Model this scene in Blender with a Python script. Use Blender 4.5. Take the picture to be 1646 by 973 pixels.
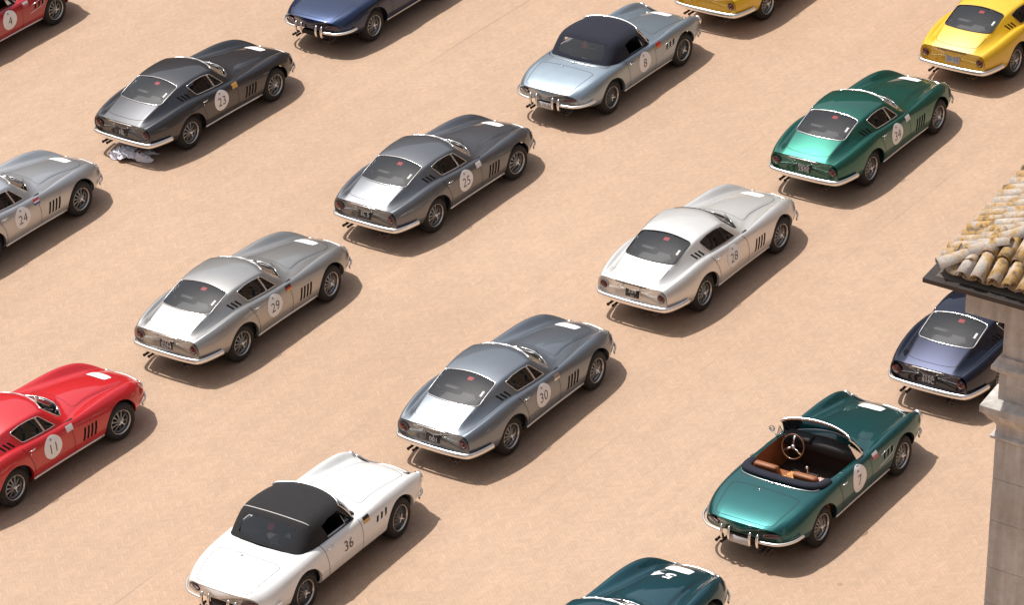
import bpy, bmesh, math, random
import numpy as np
from mathutils import Vector, Matrix
from mathutils.geometry import delaunay_2d_cdt
from mathutils.bvhtree import BVHTree

random.seed(7)
scene = bpy.context.scene
COL = scene.collection
for o in list(bpy.data.objects):
    bpy.data.objects.remove(o)

# ------------------------------------------------------------------ camera
PITCH, ROLL, CAM_H = math.radians(27.8627), math.radians(-3.6464), 29.9826
cam_d = bpy.data.cameras.new('camera')
cam_d.sensor_width = 36.0
cam_d.lens = 6140.845 / 1646 * 36
cam_d.clip_start, cam_d.clip_end = 1.0, 3000.0
cam = bpy.data.objects.new('camera', cam_d)
COL.objects.link(cam)
fw = Vector((0, math.cos(PITCH), -math.sin(PITCH)))
rt0 = Vector((1, 0, 0))
up0 = rt0.cross(fw)
rt = rt0 * math.cos(ROLL) + up0 * math.sin(ROLL)
up = -rt0 * math.sin(ROLL) + up0 * math.cos(ROLL)
M = Matrix((rt, up, -fw)).transposed().to_4x4()
M.translation = Vector((0, 0, CAM_H))
cam.matrix_world = M
scene.camera = cam

# ------------------------------------------------------------------ world and sun
SUN_AZ, SUN_EL = math.radians(140.0), math.radians(66.0)      # azimuth counter-clockwise from +X
world = bpy.data.worlds.new('World')
scene.world = world
world.use_nodes = True
wn, wl = world.node_tree.nodes, world.node_tree.links
wn.clear()
w_out = wn.new('ShaderNodeOutputWorld')
w_bg = wn.new('ShaderNodeBackground')
w_sky = wn.new('ShaderNodeTexSky')
w_sky.sky_type = 'NISHITA'
w_sky.sun_disc = False
w_sky.sun_elevation = SUN_EL
w_sky.sun_rotation = math.pi / 2 - SUN_AZ
w_sky.air_density = 0.8
w_sky.dust_density = 3.0
w_sky.ozone_density = 0.0
w_sky.altitude = 300
w_bg.inputs['Strength'].default_value = 0.15
w_hsv = wn.new('ShaderNodeHueSaturation')          # thin bright haze: a paler sky
w_hsv.inputs['Saturation'].default_value = 0.4
wl.new(w_sky.outputs[0], w_hsv.inputs['Color'])
wl.new(w_hsv.outputs[0], w_bg.inputs['Color'])
wl.new(w_bg.outputs[0], w_out.inputs['Surface'])

sun_d = bpy.data.lights.new('sun', 'SUN')
sun_d.energy = 3.9
sun_d.angle = math.radians(0.55)
sun_d.color = (1.0, 0.965, 0.915)
sun = bpy.data.objects.new('sun', sun_d)
COL.objects.link(sun)
sd = Vector((math.cos(SUN_EL) * math.cos(SUN_AZ), math.cos(SUN_EL) * math.sin(SUN_AZ), math.sin(SUN_EL)))
sun.rotation_euler = sd.to_track_quat('Z', 'Y').to_euler()
sun.location = (0, 60, 60)

vs = scene.view_settings
vs.view_transform = 'Standard'
vs.look = 'None'
vs.exposure = 0.14
vs.gamma = 1.0
scene.cycles.max_bounces = 7
scene.cycles.transparent_max_bounces = 8
vs.use_curve_mapping = False

# ------------------------------------------------------------------ materials
MATS = {}
def new_mat(name):
    m = bpy.data.materials.new(name)
    m.use_nodes = True
    MATS[name] = m
    return m, m.node_tree.nodes, m.node_tree.links, m.node_tree.nodes['Principled BSDF']

def simple(name, col, rough=0.5, metal=0.0, coat=0.0, spec=0.5, noise=0.0, nscale=30.0):
    m, n, l, b = new_mat(name)
    b.inputs['Base Color'].default_value = (*col, 1)
    b.inputs['Roughness'].default_value = rough
    b.inputs['Metallic'].default_value = metal
    b.inputs['Coat Weight'].default_value = coat
    b.inputs['Coat Roughness'].default_value = 0.04
    b.inputs['Specular IOR Level'].default_value = spec
    if noise:
        tc = n.new('ShaderNodeTexCoord')
        t = n.new('ShaderNodeTexNoise')
        t.inputs['Scale'].default_value = nscale
        t.inputs['Detail'].default_value = 4
        l.new(tc.outputs['Object'], t.inputs['Vector'])
        r = n.new('ShaderNodeMapRange')
        r.inputs['To Min'].default_value = 1 - noise
        r.inputs['To Max'].default_value = 1 + noise
        l.new(t.outputs['Fac'], r.inputs['Value'])
        mx = n.new('ShaderNodeVectorMath')
        mx.operation = 'MULTIPLY'
        mx.inputs[0].default_value = col
        l.new(r.outputs[0], mx.inputs[1])
        l.new(mx.outputs[0], b.inputs['Base Color'])
    return m

def paint(name, col, metallic=True, met=.72):
    """clear-coated car paint; metallic paints carry a fine flake."""
    m, n, l, b = new_mat(name)
    tc = n.new('ShaderNodeTexCoord')
    t = n.new('ShaderNodeTexNoise')
    t.inputs['Scale'].default_value = 5.0
    t.inputs['Detail'].default_value = 3
    l.new(tc.outputs['Object'], t.inputs['Vector'])
    r = n.new('ShaderNodeMapRange')
    r.inputs['To Min'].default_value = 0.93
    r.inputs['To Max'].default_value = 1.06
    l.new(t.outputs['Fac'], r.inputs['Value'])
    mx = n.new('ShaderNodeVectorMath')
    mx.operation = 'MULTIPLY'
    mx.inputs[0].default_value = col
    l.new(r.outputs[0], mx.inputs[1])
    l.new(mx.outputs[0], b.inputs['Base Color'])
    b.inputs['Metallic'].default_value = met if metallic else 0.0
    b.inputs['Roughness'].default_value = 0.38 if metallic else 0.38
    b.inputs['Coat Weight'].default_value = 1.0
    b.inputs['Coat Roughness'].default_value = 0.035
    b.inputs['Coat IOR'].default_value = 1.5
    return m

chrome = simple('chrome', (0.88, 0.87, 0.85), 0.2, 1.0)
bumper_chrome = simple('bumper_chrome', (0.90, 0.89, 0.87), 0.34, 1.0)
alu = simple('cast_aluminium', (0.33, 0.325, 0.315), 0.4, 1.0)
alu_lip = simple('polished_lip', (0.66, 0.65, 0.63), 0.3, 1.0)
alu_dark = simple('dull_aluminium', (0.22, 0.215, 0.21), 0.45, 0.9)
rubber = simple('rubber', (0.018, 0.017, 0.016), 0.75, noise=0.25, nscale=12)
black = simple('matt_black', (0.012, 0.011, 0.011), 0.7, noise=0.2)
wood = simple('wood_rim', (0.16, 0.07, 0.03), 0.35, coat=.6, noise=.2, nscale=25)
trimdark = simple('dark_trim', (0.03, 0.028, 0.027), 0.55, noise=0.2)
seam = simple('panel_gap', (0.02, 0.02, 0.02), 0.8, noise=0.1)
leather_black = simple('black_leather', (0.035, 0.032, 0.032), 0.5, noise=0.25, nscale=18)
leather_tan = simple('tan_leather', (0.30, 0.105, 0.04), 0.5, noise=0.25, nscale=18)
carpet_m = simple('dark_carpet', (0.05, 0.03, 0.022), 0.95, noise=0.3, nscale=60)
tail_red = simple('tail_lens', (0.10, 0.012, 0.010), 0.22, coat=1.0)
tail_amber = simple('amber_lens', (0.42, 0.10, 0.02), 0.2, coat=1.0)
lamp_glass = simple('lamp_glass', (0.75, 0.77, 0.78), 0.08, 0.6, coat=1.0)
white_sticker = simple('white_vinyl', (0.90, 0.89, 0.88), 0.45, noise=0.03)
black_ink = simple('black_ink', (0.02, 0.02, 0.022), 0.5, noise=0.05)
grey_ink = simple('grey_ink', (0.33, 0.32, 0.32), 0.5, noise=0.05)
pale_ink = simple('pale_ink', (0.62, 0.60, 0.58), 0.5, noise=0.05)
red_sticker = simple('red_vinyl', (0.62, 0.03, 0.035), 0.4, noise=0.05)
plate_black = simple('black_plate', (0.025, 0.02, 0.02), 0.4, noise=0.1)
plate_white = simple('pale_plate', (0.55, 0.53, 0.52), 0.4, noise=0.1)
exhaust_m = simple('exhaust_metal', (0.16, 0.12, 0.10), 0.4, 0.9, noise=0.2)
canvas_black = simple('black_canvas', (0.016, 0.015, 0.016), 0.9, noise=0.3, nscale=14)
canvas_blue = simple('navy_canvas', (0.010, 0.012, 0.024), 0.9, noise=0.3, nscale=14)
vinyl_clear_dull = simple('clear_vinyl', (0.4, 0.4, 0.42), 0.3)
FLAG = {k: simple('vinyl_' + k, c, 0.4, noise=0.03) for k, c in dict(
    gold=(0.75, 0.42, 0.12), flagred=(0.55, 0.03, 0.03), flagblue=(0.05, 0.07, 0.30), flagwhite=(0.78, 0.76, 0.74),
    flagblack=(0.02, 0.02, 0.02), pinkred=(0.60, 0.12, 0.14), orange=(0.75, 0.22, 0.08)).items()}

def make_glass(name, tint, gloss_ior=1.7):
    m = bpy.data.materials.new(name)
    m.use_nodes = True
    n, l = m.node_tree.nodes, m.node_tree.links
    n.clear()
    out = n.new('ShaderNodeOutputMaterial')
    tr = n.new('ShaderNodeBsdfTransparent')
    tr.inputs['Color'].default_value = (*tint, 1)
    gl = n.new('ShaderNodeBsdfGlossy')
    gl.inputs['Roughness'].default_value = 0.02
    fr = n.new('ShaderNodeFresnel')
    fr.inputs['IOR'].default_value = gloss_ior
    mx = n.new('ShaderNodeMixShader')
    l.new(fr.outputs[0], mx.inputs[0])
    l.new(tr.outputs[0], mx.inputs[1])
    l.new(gl.outputs[0], mx.inputs[2])
    l.new(mx.outputs[0], out.inputs['Surface'])
    MATS[name] = m
    return m
glass = make_glass('window_glass', (0.80, 0.82, 0.84), 1.95)

# ------------------------------------------------------------------ mesh helpers
def tag(o, label=None, cat=None, group=None, kind=None):
    if label: o['label'] = label
    if cat: o['category'] = cat
    if group: o['group'] = group
    if kind: o['kind'] = kind
    return o

def make_mesh(name, verts, faces, smooth=True, normals=None):
    me = bpy.data.meshes.new(name)
    me.from_pydata([tuple(map(float, v)) for v in verts], [], [tuple(int(i) for i in f) for f in faces])
    me.validate(verbose=False)
    me.update()
    if smooth:
        me.polygons.foreach_set('use_smooth', [True] * len(me.polygons))
    if normals is not None and len(normals) == len(me.vertices):
        me.normals_split_custom_set_from_vertices([tuple(map(float, q)) for q in normals])
    me.materials.append(None)
    return me

def link_obj(name, me, mat=None, parent=None):
    o = bpy.data.objects.new(name, me)
    COL.objects.link(o)
    if parent: o.parent = parent
    if mat is not None:
        if len(me.materials) == 0: me.materials.append(None)
        o.material_slots[0].link = 'OBJECT'
        o.material_slots[0].material = mat
    return o

def empty(name, loc=(0, 0, 0), rz=0.0):
    o = bpy.data.objects.new(name, None)
    COL.objects.link(o)
    o.location = loc
    o.rotation_euler = (0, 0, rz)
    o.empty_display_size = 0.3
    return o

class MB:
    def __init__(s): s.v, s.f = [], []
    def add(s, vv, ff):
        b = len(s.v)
        s.v += [tuple(q) for q in vv]
        s.f += [tuple(i + b for i in q) for q in ff]
        return s
    def box(s, c, d, rot=None, taper=1.0):
        vv = []
        for z in (-1, 1):
            k = taper if z > 0 else 1.0
            for x, y in ((-1, -1), (1, -1), (1, 1), (-1, 1)):
                p = Vector((x * d[0] / 2 * k, y * d[1] / 2 * k, z * d[2] / 2))
                if rot is not None: p = rot @ p
                vv.append(p + Vector(c))
        return s.add(vv, [(0, 3, 2, 1), (4, 5, 6, 7), (0, 1, 5, 4), (1, 2, 6, 5), (2, 3, 7, 6), (3, 0, 4, 7)])
    def lathe(s, prof, axis='y', n=32, c=(0, 0, 0), arc=2 * math.pi):
        """prof: list of (r, h); axis is the direction of h."""
        vv, ff = [], []
        full = abs(arc - 2 * math.pi) < 1e-6
        m = n if full else n + 1
        for i in range(m):
            a = arc * i / n
            for r, h in prof:
                p = (r * math.cos(a), h, r * math.sin(a)) if axis == 'y' else (r * math.cos(a), r * math.sin(a), h) if axis == 'z' else (h, r * math.cos(a), r * math.sin(a))
                vv.append((p[0] + c[0], p[1] + c[1], p[2] + c[2]))
        k = len(prof)
        for i in range(n):
            j = (i + 1) % m
            for q in range(k - 1):
                ff.append((i * k + q, j * k + q, j * k + q + 1, i * k + q + 1))
        return s.add(vv, ff)
    def tube(s, pts, ra, rb=None, n=8, closed=False, upv=(0, 0, 1), cap=True):
        """sweep an ellipse (ra across, rb along upv) along pts."""
        rb = ra if rb is None else rb
        pts = [Vector(p) for p in pts]
        N = len(pts)
        vv, ff = [], []
        upv = Vector(upv)
        for i, p in enumerate(pts):
            a = pts[(i - 1) % N] if (closed or i > 0) else p
            b = pts[(i + 1) % N] if (closed or i < N - 1) else p
            t = (b - a).normalized()
            side = t.cross(upv)
            if side.length < 1e-5: side = t.cross(Vector((1, 0, 0)))
            side.normalize()
            u = side.cross(t).normalized()
            for k in range(n):
                an = 2 * math.pi * k / n
                vv.append(p + side * (ra * math.cos(an)) + u * (rb * math.sin(an)))
        for i in range(N if closed else N - 1):
            j = (i + 1) % N
            for k in range(n):
                k2 = (k + 1) % n
                ff.append((i * n + k, i * n + k2, j * n + k2, j * n + k))
        if not closed and cap:
            ff.append(tuple(range(n))[::-1])
            ff.append(tuple((N - 1) * n + k for k in range(n)))
        return s.add(vv, ff)
    def mesh(s, name, smooth=True): return make_mesh(name, s.v, s.f, smooth)

def smooth_path(pts, n=6, closed=False):
    pts = [np.array(p, float) for p in pts]
    N = len(pts)
    out = []
    for i in range(N if closed else N - 1):
        p0 = pts[(i - 1) % N] if (closed or i > 0) else 2 * pts[0] - pts[1]
        p1, p2 = pts[i % N], pts[(i + 1) % N]
        p3 = pts[(i + 2) % N] if (closed or i < N - 2) else 2 * pts[-1] - pts[-2]
        for k in range(n):
            t = k / n
            out.append(0.5 * ((2 * p1) + (-p0 + p2) * t + (2 * p0 - 5 * p1 + 4 * p2 - p3) * t * t + (-p0 + 3 * p1 - 3 * p2 + p3) * t ** 3))
    if not closed: out.append(pts[-1])
    return [tuple(q) for q in out]

def round_box_mesh(name, d, r, seg=3, loc=(0, 0, 0), shape=None):
    bm = bmesh.new()
    bmesh.ops.create_cube(bm, size=1.0)
    for v in bm.verts: v.co = Vector((v.co.x * d[0], v.co.y * d[1], v.co.z * d[2]))
    bmesh.ops.bevel(bm, geom=list(bm.edges), offset=r, segments=seg, profile=0.5, affect='EDGES')
    for v in bm.verts:
        if shape: v.co = Vector(shape(v.co))
        v.co += Vector(loc)
    me = bpy.data.meshes.new(name)
    bm.to_mesh(me)
    bm.free()
    me.polygons.foreach_set('use_smooth', [True] * len(me.polygons))
    me.materials.append(None)
    return me

# ------------------------------------------------------------------ B-spline surface with trimmed openings
def knots(n, k=3):
    return np.concatenate([np.zeros(k), np.linspace(0, 1, n - k + 1), np.ones(k)])

def basis(n, t, k=3):
    kn = knots(n, k)
    t = np.clip(np.asarray(t, float), 0, 1 - 1e-12)
    N = [((t >= kn[i]) & (t < kn[i + 1])).astype(float) for i in range(len(kn) - 1)]
    for d in range(1, k + 1):
        M_ = []
        for i in range(len(N) - 1):
            a = kn[i + d] - kn[i]
            b = kn[i + d + 1] - kn[i + 1]
            v = 0
            if a > 0: v = v + (t - kn[i]) / a * N[i]
            if b > 0: v = v + (kn[i + d + 1] - t) / b * N[i + 1]
            M_.append(v if not np.isscalar(v) else np.zeros_like(t))
        N = M_
    return np.stack(N, -1)

def pip(poly, pts):
    x, y = pts[:, 0], pts[:, 1]
    ins = np.zeros(len(pts), bool)
    n = len(poly)
    for i in range(n):
        x1, y1 = poly[i]
        x2, y2 = poly[(i + 1) % n]
        if y1 == y2: continue
        c = ((y1 > y) != (y2 > y)) & (x < (x2 - x1) * (y - y1) / (y2 - y1) + x1)
        ins ^= c
    return ins

def round_poly(pts, r, n=6, step=0.03, closed=True):
    """round the corners of a 2-D polygon and resample its edges."""
    P = [np.array(p, float) for p in pts]
    out = []
    N = len(P)
    for i in range(N):
        a, b, c = P[i - 1], P[i], P[(i + 1) % N]
        ri = r[i] if isinstance(r, (list, tuple)) else r
        da, dc = a - b, c - b
        la, lc = np.linalg.norm(da), np.linalg.norm(dc)
        k = min(ri, la * .48, lc * .48)
        p0, p2 = b + da / la * k, b + dc / lc * k
        for q in range(n + 1):
            t = q / n
            out.append((1 - t) ** 2 * p0 + 2 * t * (1 - t) * b + t * t * p2)
    res = []
    for i in range(len(out)):
        a, b = out[i], out[(i + 1) % len(out)]
        L = np.linalg.norm(b - a)
        if L < 1e-6: continue
        m = max(1, int(math.ceil(L / step)))
        for q in range(m): res.append(a + (b - a) * q / m)
    return np.array(res)

class Surf:
    def __init__(s, net, su=4.3, sv=3.6):
        s.net = np.array(net, float)
        s.nu, s.nv = s.net.shape[:2]
        s.su, s.sv = su, sv
    def ev(s, u, v):
        return np.einsum('pi,pj,ijk->pk', basis(s.nu, u), basis(s.nv, v), s.net, optimize=True)
    def nrm(s, u, v, e=1e-4):
        u, v = np.clip(u, e, 1 - e), np.clip(v, e, 1 - e)
        du = s.ev(u + e, v) - s.ev(u - e, v)
        dv = s.ev(u, v + e) - s.ev(u, v - e)
        n = np.cross(dv, du)
        return n / (np.linalg.norm(n, axis=1, keepdims=True) + 1e-12)
    def gu(s, i):
        k = knots(s.nu); j = int(i); f = i - j
        g = lambda q: k[q + 1:q + 4].mean()
        return g(j) if f == 0 else g(j) * (1 - f) + g(j + 1) * f
    def gv(s, i):
        if s.nv == 29: i = float(np.interp(i, range(11), ROWMAP))
        k = knots(s.nv); j = int(i); f = i - j
        g = lambda q: k[q + 1:q + 4].mean()
        return g(j) if f == 0 else g(j) * (1 - f) + g(j + 1) * f
    def inv(s, T, ax, ur, vr, n=90):
        """parameters whose surface point has coordinates T on the axes ax."""
        T = np.array(T, float)
        U, V = np.meshgrid(np.linspace(*ur, n), np.linspace(*vr, n), indexing='ij')
        u, v = U.ravel(), V.ravel()
        P = s.ev(u, v)[:, ax]
        idx = np.array([np.argmin(((P - t) ** 2).sum(1)) for t in T])
        u, v = u[idx].copy(), v[idx].copy()
        e = 1e-5
        for _ in range(12):
            p0 = s.ev(u, v)[:, ax]
            ju = (s.ev(np.clip(u + e, 0, 1), v)[:, ax] - p0) / e
            jv = (s.ev(u, np.clip(v + e, 0, 1))[:, ax] - p0) / e
            r = T - p0
            det = ju[:, 0] * jv[:, 1] - ju[:, 1] * jv[:, 0]
            det = np.where(np.abs(det) < 1e-9, 1e-9, det)
            du = (r[:, 0] * jv[:, 1] - r[:, 1] * jv[:, 0]) / det
            dv = (ju[:, 0] * r[:, 1] - ju[:, 1] * r[:, 0]) / det
            u = np.clip(u + np.clip(du, -.03, .03), *ur)
            v = np.clip(v + np.clip(dv, -.03, .03), *vr)
        return np.stack([u, v], 1)
    def trim(s, loops, nu=104, nv=90):
        """triangulate the domain along all loops; returns verts(uv), list of triangle groups (index -1 = rest)."""
        sc = np.array([s.su, s.sv])
        U, V = np.meshgrid(np.linspace(0, 1, nu), np.linspace(0, 1, nv), indexing='ij')
        G = np.stack([U.ravel(), V.ravel()], 1)
        L = np.concatenate([np.asarray(l) for l in loops]) if loops else np.zeros((0, 2))
        if len(L):
            keep = np.ones(len(G), bool)
            for q in range(0, len(L), 200):
                d = (((G[:, None, :] - L[None, q:q + 200]) * sc) ** 2).sum(2).min(1)
                keep &= d > 0.010 ** 2
            edge = (G[:, 0] == 0) | (G[:, 0] == 1) | (G[:, 1] == 0) | (G[:, 1] == 1)
            G = G[keep | edge]
        pts = [Vector((a * sc[0], b * sc[1])) for a, b in G]
        edges = []
        for l in loops:
            b0 = len(pts)
            pts += [Vector((a * sc[0], b * sc[1])) for a, b in l]
            edges += [(b0 + i, b0 + (i + 1) % len(l)) for i in range(len(l))]
        ov, oe, of, *_ = delaunay_2d_cdt(pts, edges, [], 0, 1e-6, False)
        UV = np.array([[q.x / sc[0], q.y / sc[1]] for q in ov])
        F = np.array([f for f in of if len(f) == 3])
        C = UV[F].mean(1)
        grp = np.full(len(F), -1)
        grp[(C[:, 0] < 0) | (C[:, 0] > 1) | (C[:, 1] < 0) | (C[:, 1] > 1)] = -2
        for k, l in enumerate(loops):
            grp[(grp == -1) & pip(np.asarray(l), C)] = k
        return UV, F, grp
    def submesh(s, name, UV, F, off=0.0, smooth=True):
        ids = np.unique(F)
        mp = -np.ones(len(UV), int); mp[ids] = np.arange(len(ids))
        u, v = UV[ids, 0], UV[ids, 1]
        n = s.nrm(u, v)
        P = s.ev(u, v) + n * off
        FF = mp[F]
        a, b, c = P[FF[:, 0]], P[FF[:, 1]], P[FF[:, 2]]
        fn = np.cross(b - a, c - a)
        ok = np.linalg.norm(fn, axis=1) > 1e-9
        flip = (fn * n[FF[:, 0]]).sum(1) < 0
        FF = np.where(flip[:, None], FF[:, ::-1], FF)[ok]
        return make_mesh(name, P, FF, smooth, n)
    def loop3(s, l, off=0.0):
        l = np.asarray(l)
        u, v = np.clip(l[:, 0], 0, 1), np.clip(l[:, 1], 0, 1)
        return s.ev(u, v) + s.nrm(u, v) * off
    def ribbon(s, l, w, off=0.0015, closed=False):
        """thin strip lying on the surface along the parameter polyline l."""
        l = np.asarray(l)
        P, N = s.loop3(l), s.nrm(l[:, 0], l[:, 1])
        T = np.gradient(P, axis=0)
        if closed: T = np.roll(P, -1, 0) - np.roll(P, 1, 0)
        S_ = np.cross(T, N); S_ /= np.linalg.norm(S_, axis=1, keepdims=True) + 1e-12
        mb = MB()
        n = len(P)
        vv = [p for i in range(n) for p in (P[i] - S_[i] * w / 2 + N[i] * off, P[i] + S_[i] * w / 2 + N[i] * off)]
        ff = [(2 * i, 2 * ((i + 1) % n), 2 * ((i + 1) % n) + 1, 2 * i + 1) for i in range(n if closed else n - 1)]
        return mb.add(vv, ff)

ROWMAP = [0, 1, 2, 3, 4, 5, 7, 9, 11, 13, 14]       # control row -> row after tightening rows are put in
def tighten(st):
    """extra control points either side of the valley (row 6) and the roof rail (row 8) make those bends crisp."""
    st = [np.array(p, float) for p in st]
    mix = lambda a, b, t: a * (1 - t) + b * t
    return [tuple(p) for p in st[:6] + [mix(st[5], st[6], .68), st[6], mix(st[6], st[7], .30), st[7], mix(st[7], st[8], .70), st[8], mix(st[8], st[9], .28), st[9], st[10]]]

def mirror_net(rows):
    """rows: stations x 11 control points with y >= 0 -> full net from left to right."""
    net = []
    for st in rows:
        st = tighten(st)
        net.append(st + [(p[0], -p[1], p[2]) for p in st[-2::-1]])
    return net

# ------------------------------------------------------------------ car template parts
class Part:
    """one mesh of a car template: name, mesh, material key, place, sub-parts"""
    def __init__(s, name, mesh, mat, loc=(0, 0, 0), rot=(0, 0, 0), sub=(), flag=None, label=None):
        s.name, s.mesh, s.mat, s.loc, s.rot, s.sub, s.flag, s.label = name, mesh, mat, loc, rot, list(sub), flag, label

def instantiate(parts, root, mats, flags):
    for p in parts:
        if p.flag and p.flag not in flags: continue
        o = link_obj(p.name, p.mesh, mats.get(p.mat, MATS.get(p.mat)), root)
        o.location, o.rotation_euler = p.loc, p.rot
        if p.label: o['label'] = p.label
        for q in p.sub:
            if q.flag and q.flag not in flags: continue
            c = link_obj(q.name, q.mesh, mats.get(q.mat, MATS.get(q.mat)), o)
            c.location, c.rotation_euler = q.loc, q.rot

def fill(sub):
    return sub

# ---- coupe control net (x forward from the rear axle, y to the left, z up; rows from sill to centre line)
GTB = [
 # r0 under      r1 bottom edge   r2 lower side    r3 widest        r4 upper side    r5 crown         r6 belt          r7              r8 rail         r9              r10 centre
 [(-0.93,0.42,0.39),(-0.94,0.58,0.4),(-0.965,0.665,0.45),(-0.98,0.695,0.56),(-0.985,0.675,0.685),(-0.99,0.625,0.755),(-1,0.56,0.768),(-1.005,0.5,0.77),(-1.01,0.42,0.774),(-1.015,0.22,0.779),(-1.02,0,0.781)],
 [(-0.84,0.42,0.36),(-0.85,0.64,0.37),(-0.86,0.715,0.43),(-0.87,0.75,0.575),(-0.87,0.72,0.724),(-0.87,0.655,0.81),(-0.87,0.58,0.79),(-0.875,0.51,0.80),(-0.88,0.43,0.832),(-0.885,0.225,0.842),(-0.89,0,0.845)],
 [(-0.64,0.42,0.31),(-0.64,0.7,0.32),(-0.64,0.785,0.41),(-0.64,0.82,0.575),(-0.64,0.775,0.765),(-0.64,0.7,0.857),(-0.64,0.61,0.80),(-0.64,0.53,0.838),(-0.64,0.46,0.925),(-0.64,0.24,0.945),(-0.64,0,0.951)],
 [(-.35,.42,.25),(-.35,.76,.26),(-.35,.83,.39),(-.35,.86,.58),(-.35,.815,.80),(-.35,.73,.91),(-.35,.64,.84),(-.35,.56,.905),(-.36,.487,1.01),(-.37,.25,1.038),(-.37,0,1.047)],
 [(0,.42,.225),(0,.785,.235),(0,.85,.38),(0,.882,.585),(0,.835,.825),(0,.75,.94),(0,.665,.885),(0,.585,1.01),(0,.505,1.135),(0,.265,1.168),(0,0,1.18)],
 [(.28,.42,.215),(.28,.78,.225),(.28,.835,.37),(.28,.86,.57),(.28,.825,.80),(.28,.757,.908),(.28,.69,.893),(.28,.605,1.05),(.29,.525,1.183),(.30,.275,1.222),(.30,0,1.234)],
 [(.60,.42,.21),(.60,.77,.22),(.60,.815,.36),(.60,.837,.555),(.60,.815,.775),(.60,.76,.87),(.60,.71,.878),(.60,.618,1.065),(.60,.538,1.196),(.60,.28,1.237),(.60,0,1.249)],
 [(.88,.42,.21),(.88,.765,.22),(.88,.807,.36),(.88,.832,.55),(.88,.812,.765),(.88,.76,.85),(.88,.713,.866),(.87,.622,1.06),(.84,.54,1.19),(.92,.285,1.228),(.96,0,1.24)],
 [(1.08,.42,.21),(1.08,.765,.22),(1.08,.803,.36),(1.08,.828,.545),(1.08,.808,.76),(1.08,.757,.842),(1.08,.713,.858),(1.02,.62,1.04),(.955,.53,1.17),(1.07,.285,1.205),(1.13,0,1.215)],
 [(1.22,.42,.21),(1.22,.765,.22),(1.22,.80,.36),(1.22,.826,.545),(1.22,.803,.757),(1.24,.755,.838),(1.21,.72,.85),(1.16,.66,.95),(1.10,.585,1.03),(1.28,.32,1.06),(1.34,0,1.07)],
 [(1.42,.42,.21),(1.42,.765,.22),(1.42,.80,.36),(1.42,.826,.545),(1.42,.80,.757),(1.42,.745,.838),(1.36,.70,.842),(1.33,.66,.853),(1.31,.63,.862),(1.52,.34,.885),(1.60,0,.893)],
 [(1.70,.42,.21),(1.70,.765,.22),(1.70,.805,.36),(1.70,.832,.545),(1.70,.792,.76),(1.70,.72,.847),(1.66,.635,.82),(1.66,.545,.815),(1.66,.44,.848),(1.74,.25,.874),(1.77,0,.882)],
 [(2.10,.42,.215),(2.10,.765,.225),(2.10,.81,.36),(2.10,.842,.55),(2.10,.787,.77),(2.10,.68,.875),(2.08,.545,.80),(2.08,.43,.78),(2.08,.345,.825),(2.10,.175,.852),(2.10,0,.858)],
 [(2.45,.42,.22),(2.45,.76,.23),(2.45,.81,.365),(2.45,.842,.55),(2.45,.772,.765),(2.45,.645,.885),(2.45,.505,.75),(2.45,.40,.725),(2.45,.315,.78),(2.45,.16,.803),(2.45,0,.809)],
 [(2.80,.42,.25),(2.80,.71,.26),(2.80,.77,.37),(2.80,.802,.53),(2.80,.737,.71),(2.80,.615,.845),(2.80,.47,.69),(2.80,.365,.66),(2.80,.28,.708),(2.80,.145,.727),(2.80,0,.732)],
 [(3.02,.40,.28),(3.02,.62,.29),(3.02,.69,.37),(3.02,.72,.49),(3.02,.675,.62),(3.03,.57,.755),(3.04,.435,.625),(3.05,.335,.605),(3.06,.25,.643),(3.07,.135,.66),(3.07,0,.664)],
 [(3.14,.36,.30),(3.15,.51,.31),(3.16,.57,.36),(3.17,.60,.44),(3.18,.58,.53),(3.19,.50,.63),(3.22,.385,.55),(3.24,.305,.55),(3.26,.225,.572),(3.27,.125,.582),(3.27,0,.585)],
 [(3.23,.32,.32),(3.24,.41,.325),(3.26,.45,.365),(3.27,.47,.42),(3.28,.46,.47),(3.29,.40,.53),(3.32,.32,.485),(3.34,.27,.488),(3.35,.20,.495),(3.36,.11,.499),(3.37,0,.50)],
]

def wheel_arch(S, xc, zc, R, side, nrow=21):
    a = np.radians(np.linspace(-16, 196, 46))
    T = np.stack([xc + R * np.cos(a), zc + R * np.sin(a)], 1)
    lo, hi = S.gv(0.7), S.gv(4.8)
    if side < 0: lo, hi = 1 - hi, 1 - lo
    p = S.inv(T, [0, 2], (0.0, 1.0), (lo, hi))
    vb = -0.02 if side > 0 else 1.02
    return np.concatenate([p, [[p[-1, 0], vb], [p[0, 0], vb]]])

def side_loop(S, poly, r0, r1, side, rad=0.02, step=0.025):
    T = round_poly(poly, rad, 4, step)
    lo, hi = S.gv(r0), S.gv(r1)
    if side < 0: lo, hi = 1 - hi, 1 - lo
    return S.inv(T, [0, 2], (0.02, 0.98), (lo, hi))

def top_loop(S, poly, r0, rad=0.05, step=0.03, ur=(0.02, 0.98)):
    T = round_poly(poly, rad, 6, step)
    lo = S.gv(r0)
    return S.inv(T, [0, 1], ur, (lo, 1 - lo))

def side_line(S, pts, r0, r1, side, n=10):
    P = np.array(smooth_path([(p[0], p[1], 0) for p in pts], n))[:, :2]
    lo, hi = S.gv(r0), S.gv(r1)
    if side < 0: lo, hi = 1 - hi, 1 - lo
    return S.inv(P, [0, 2], (0.01, 0.99), (lo, hi))

def top_line(S, pts, r0=5, n=8, ur=(0.01, 0.99)):
    P = np.array(smooth_path([(p[0], p[1], 0) for p in pts], n))[:, :2]
    return S.inv(P, [0, 1], ur, (S.gv(r0), 1 - S.gv(r0)))

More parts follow.
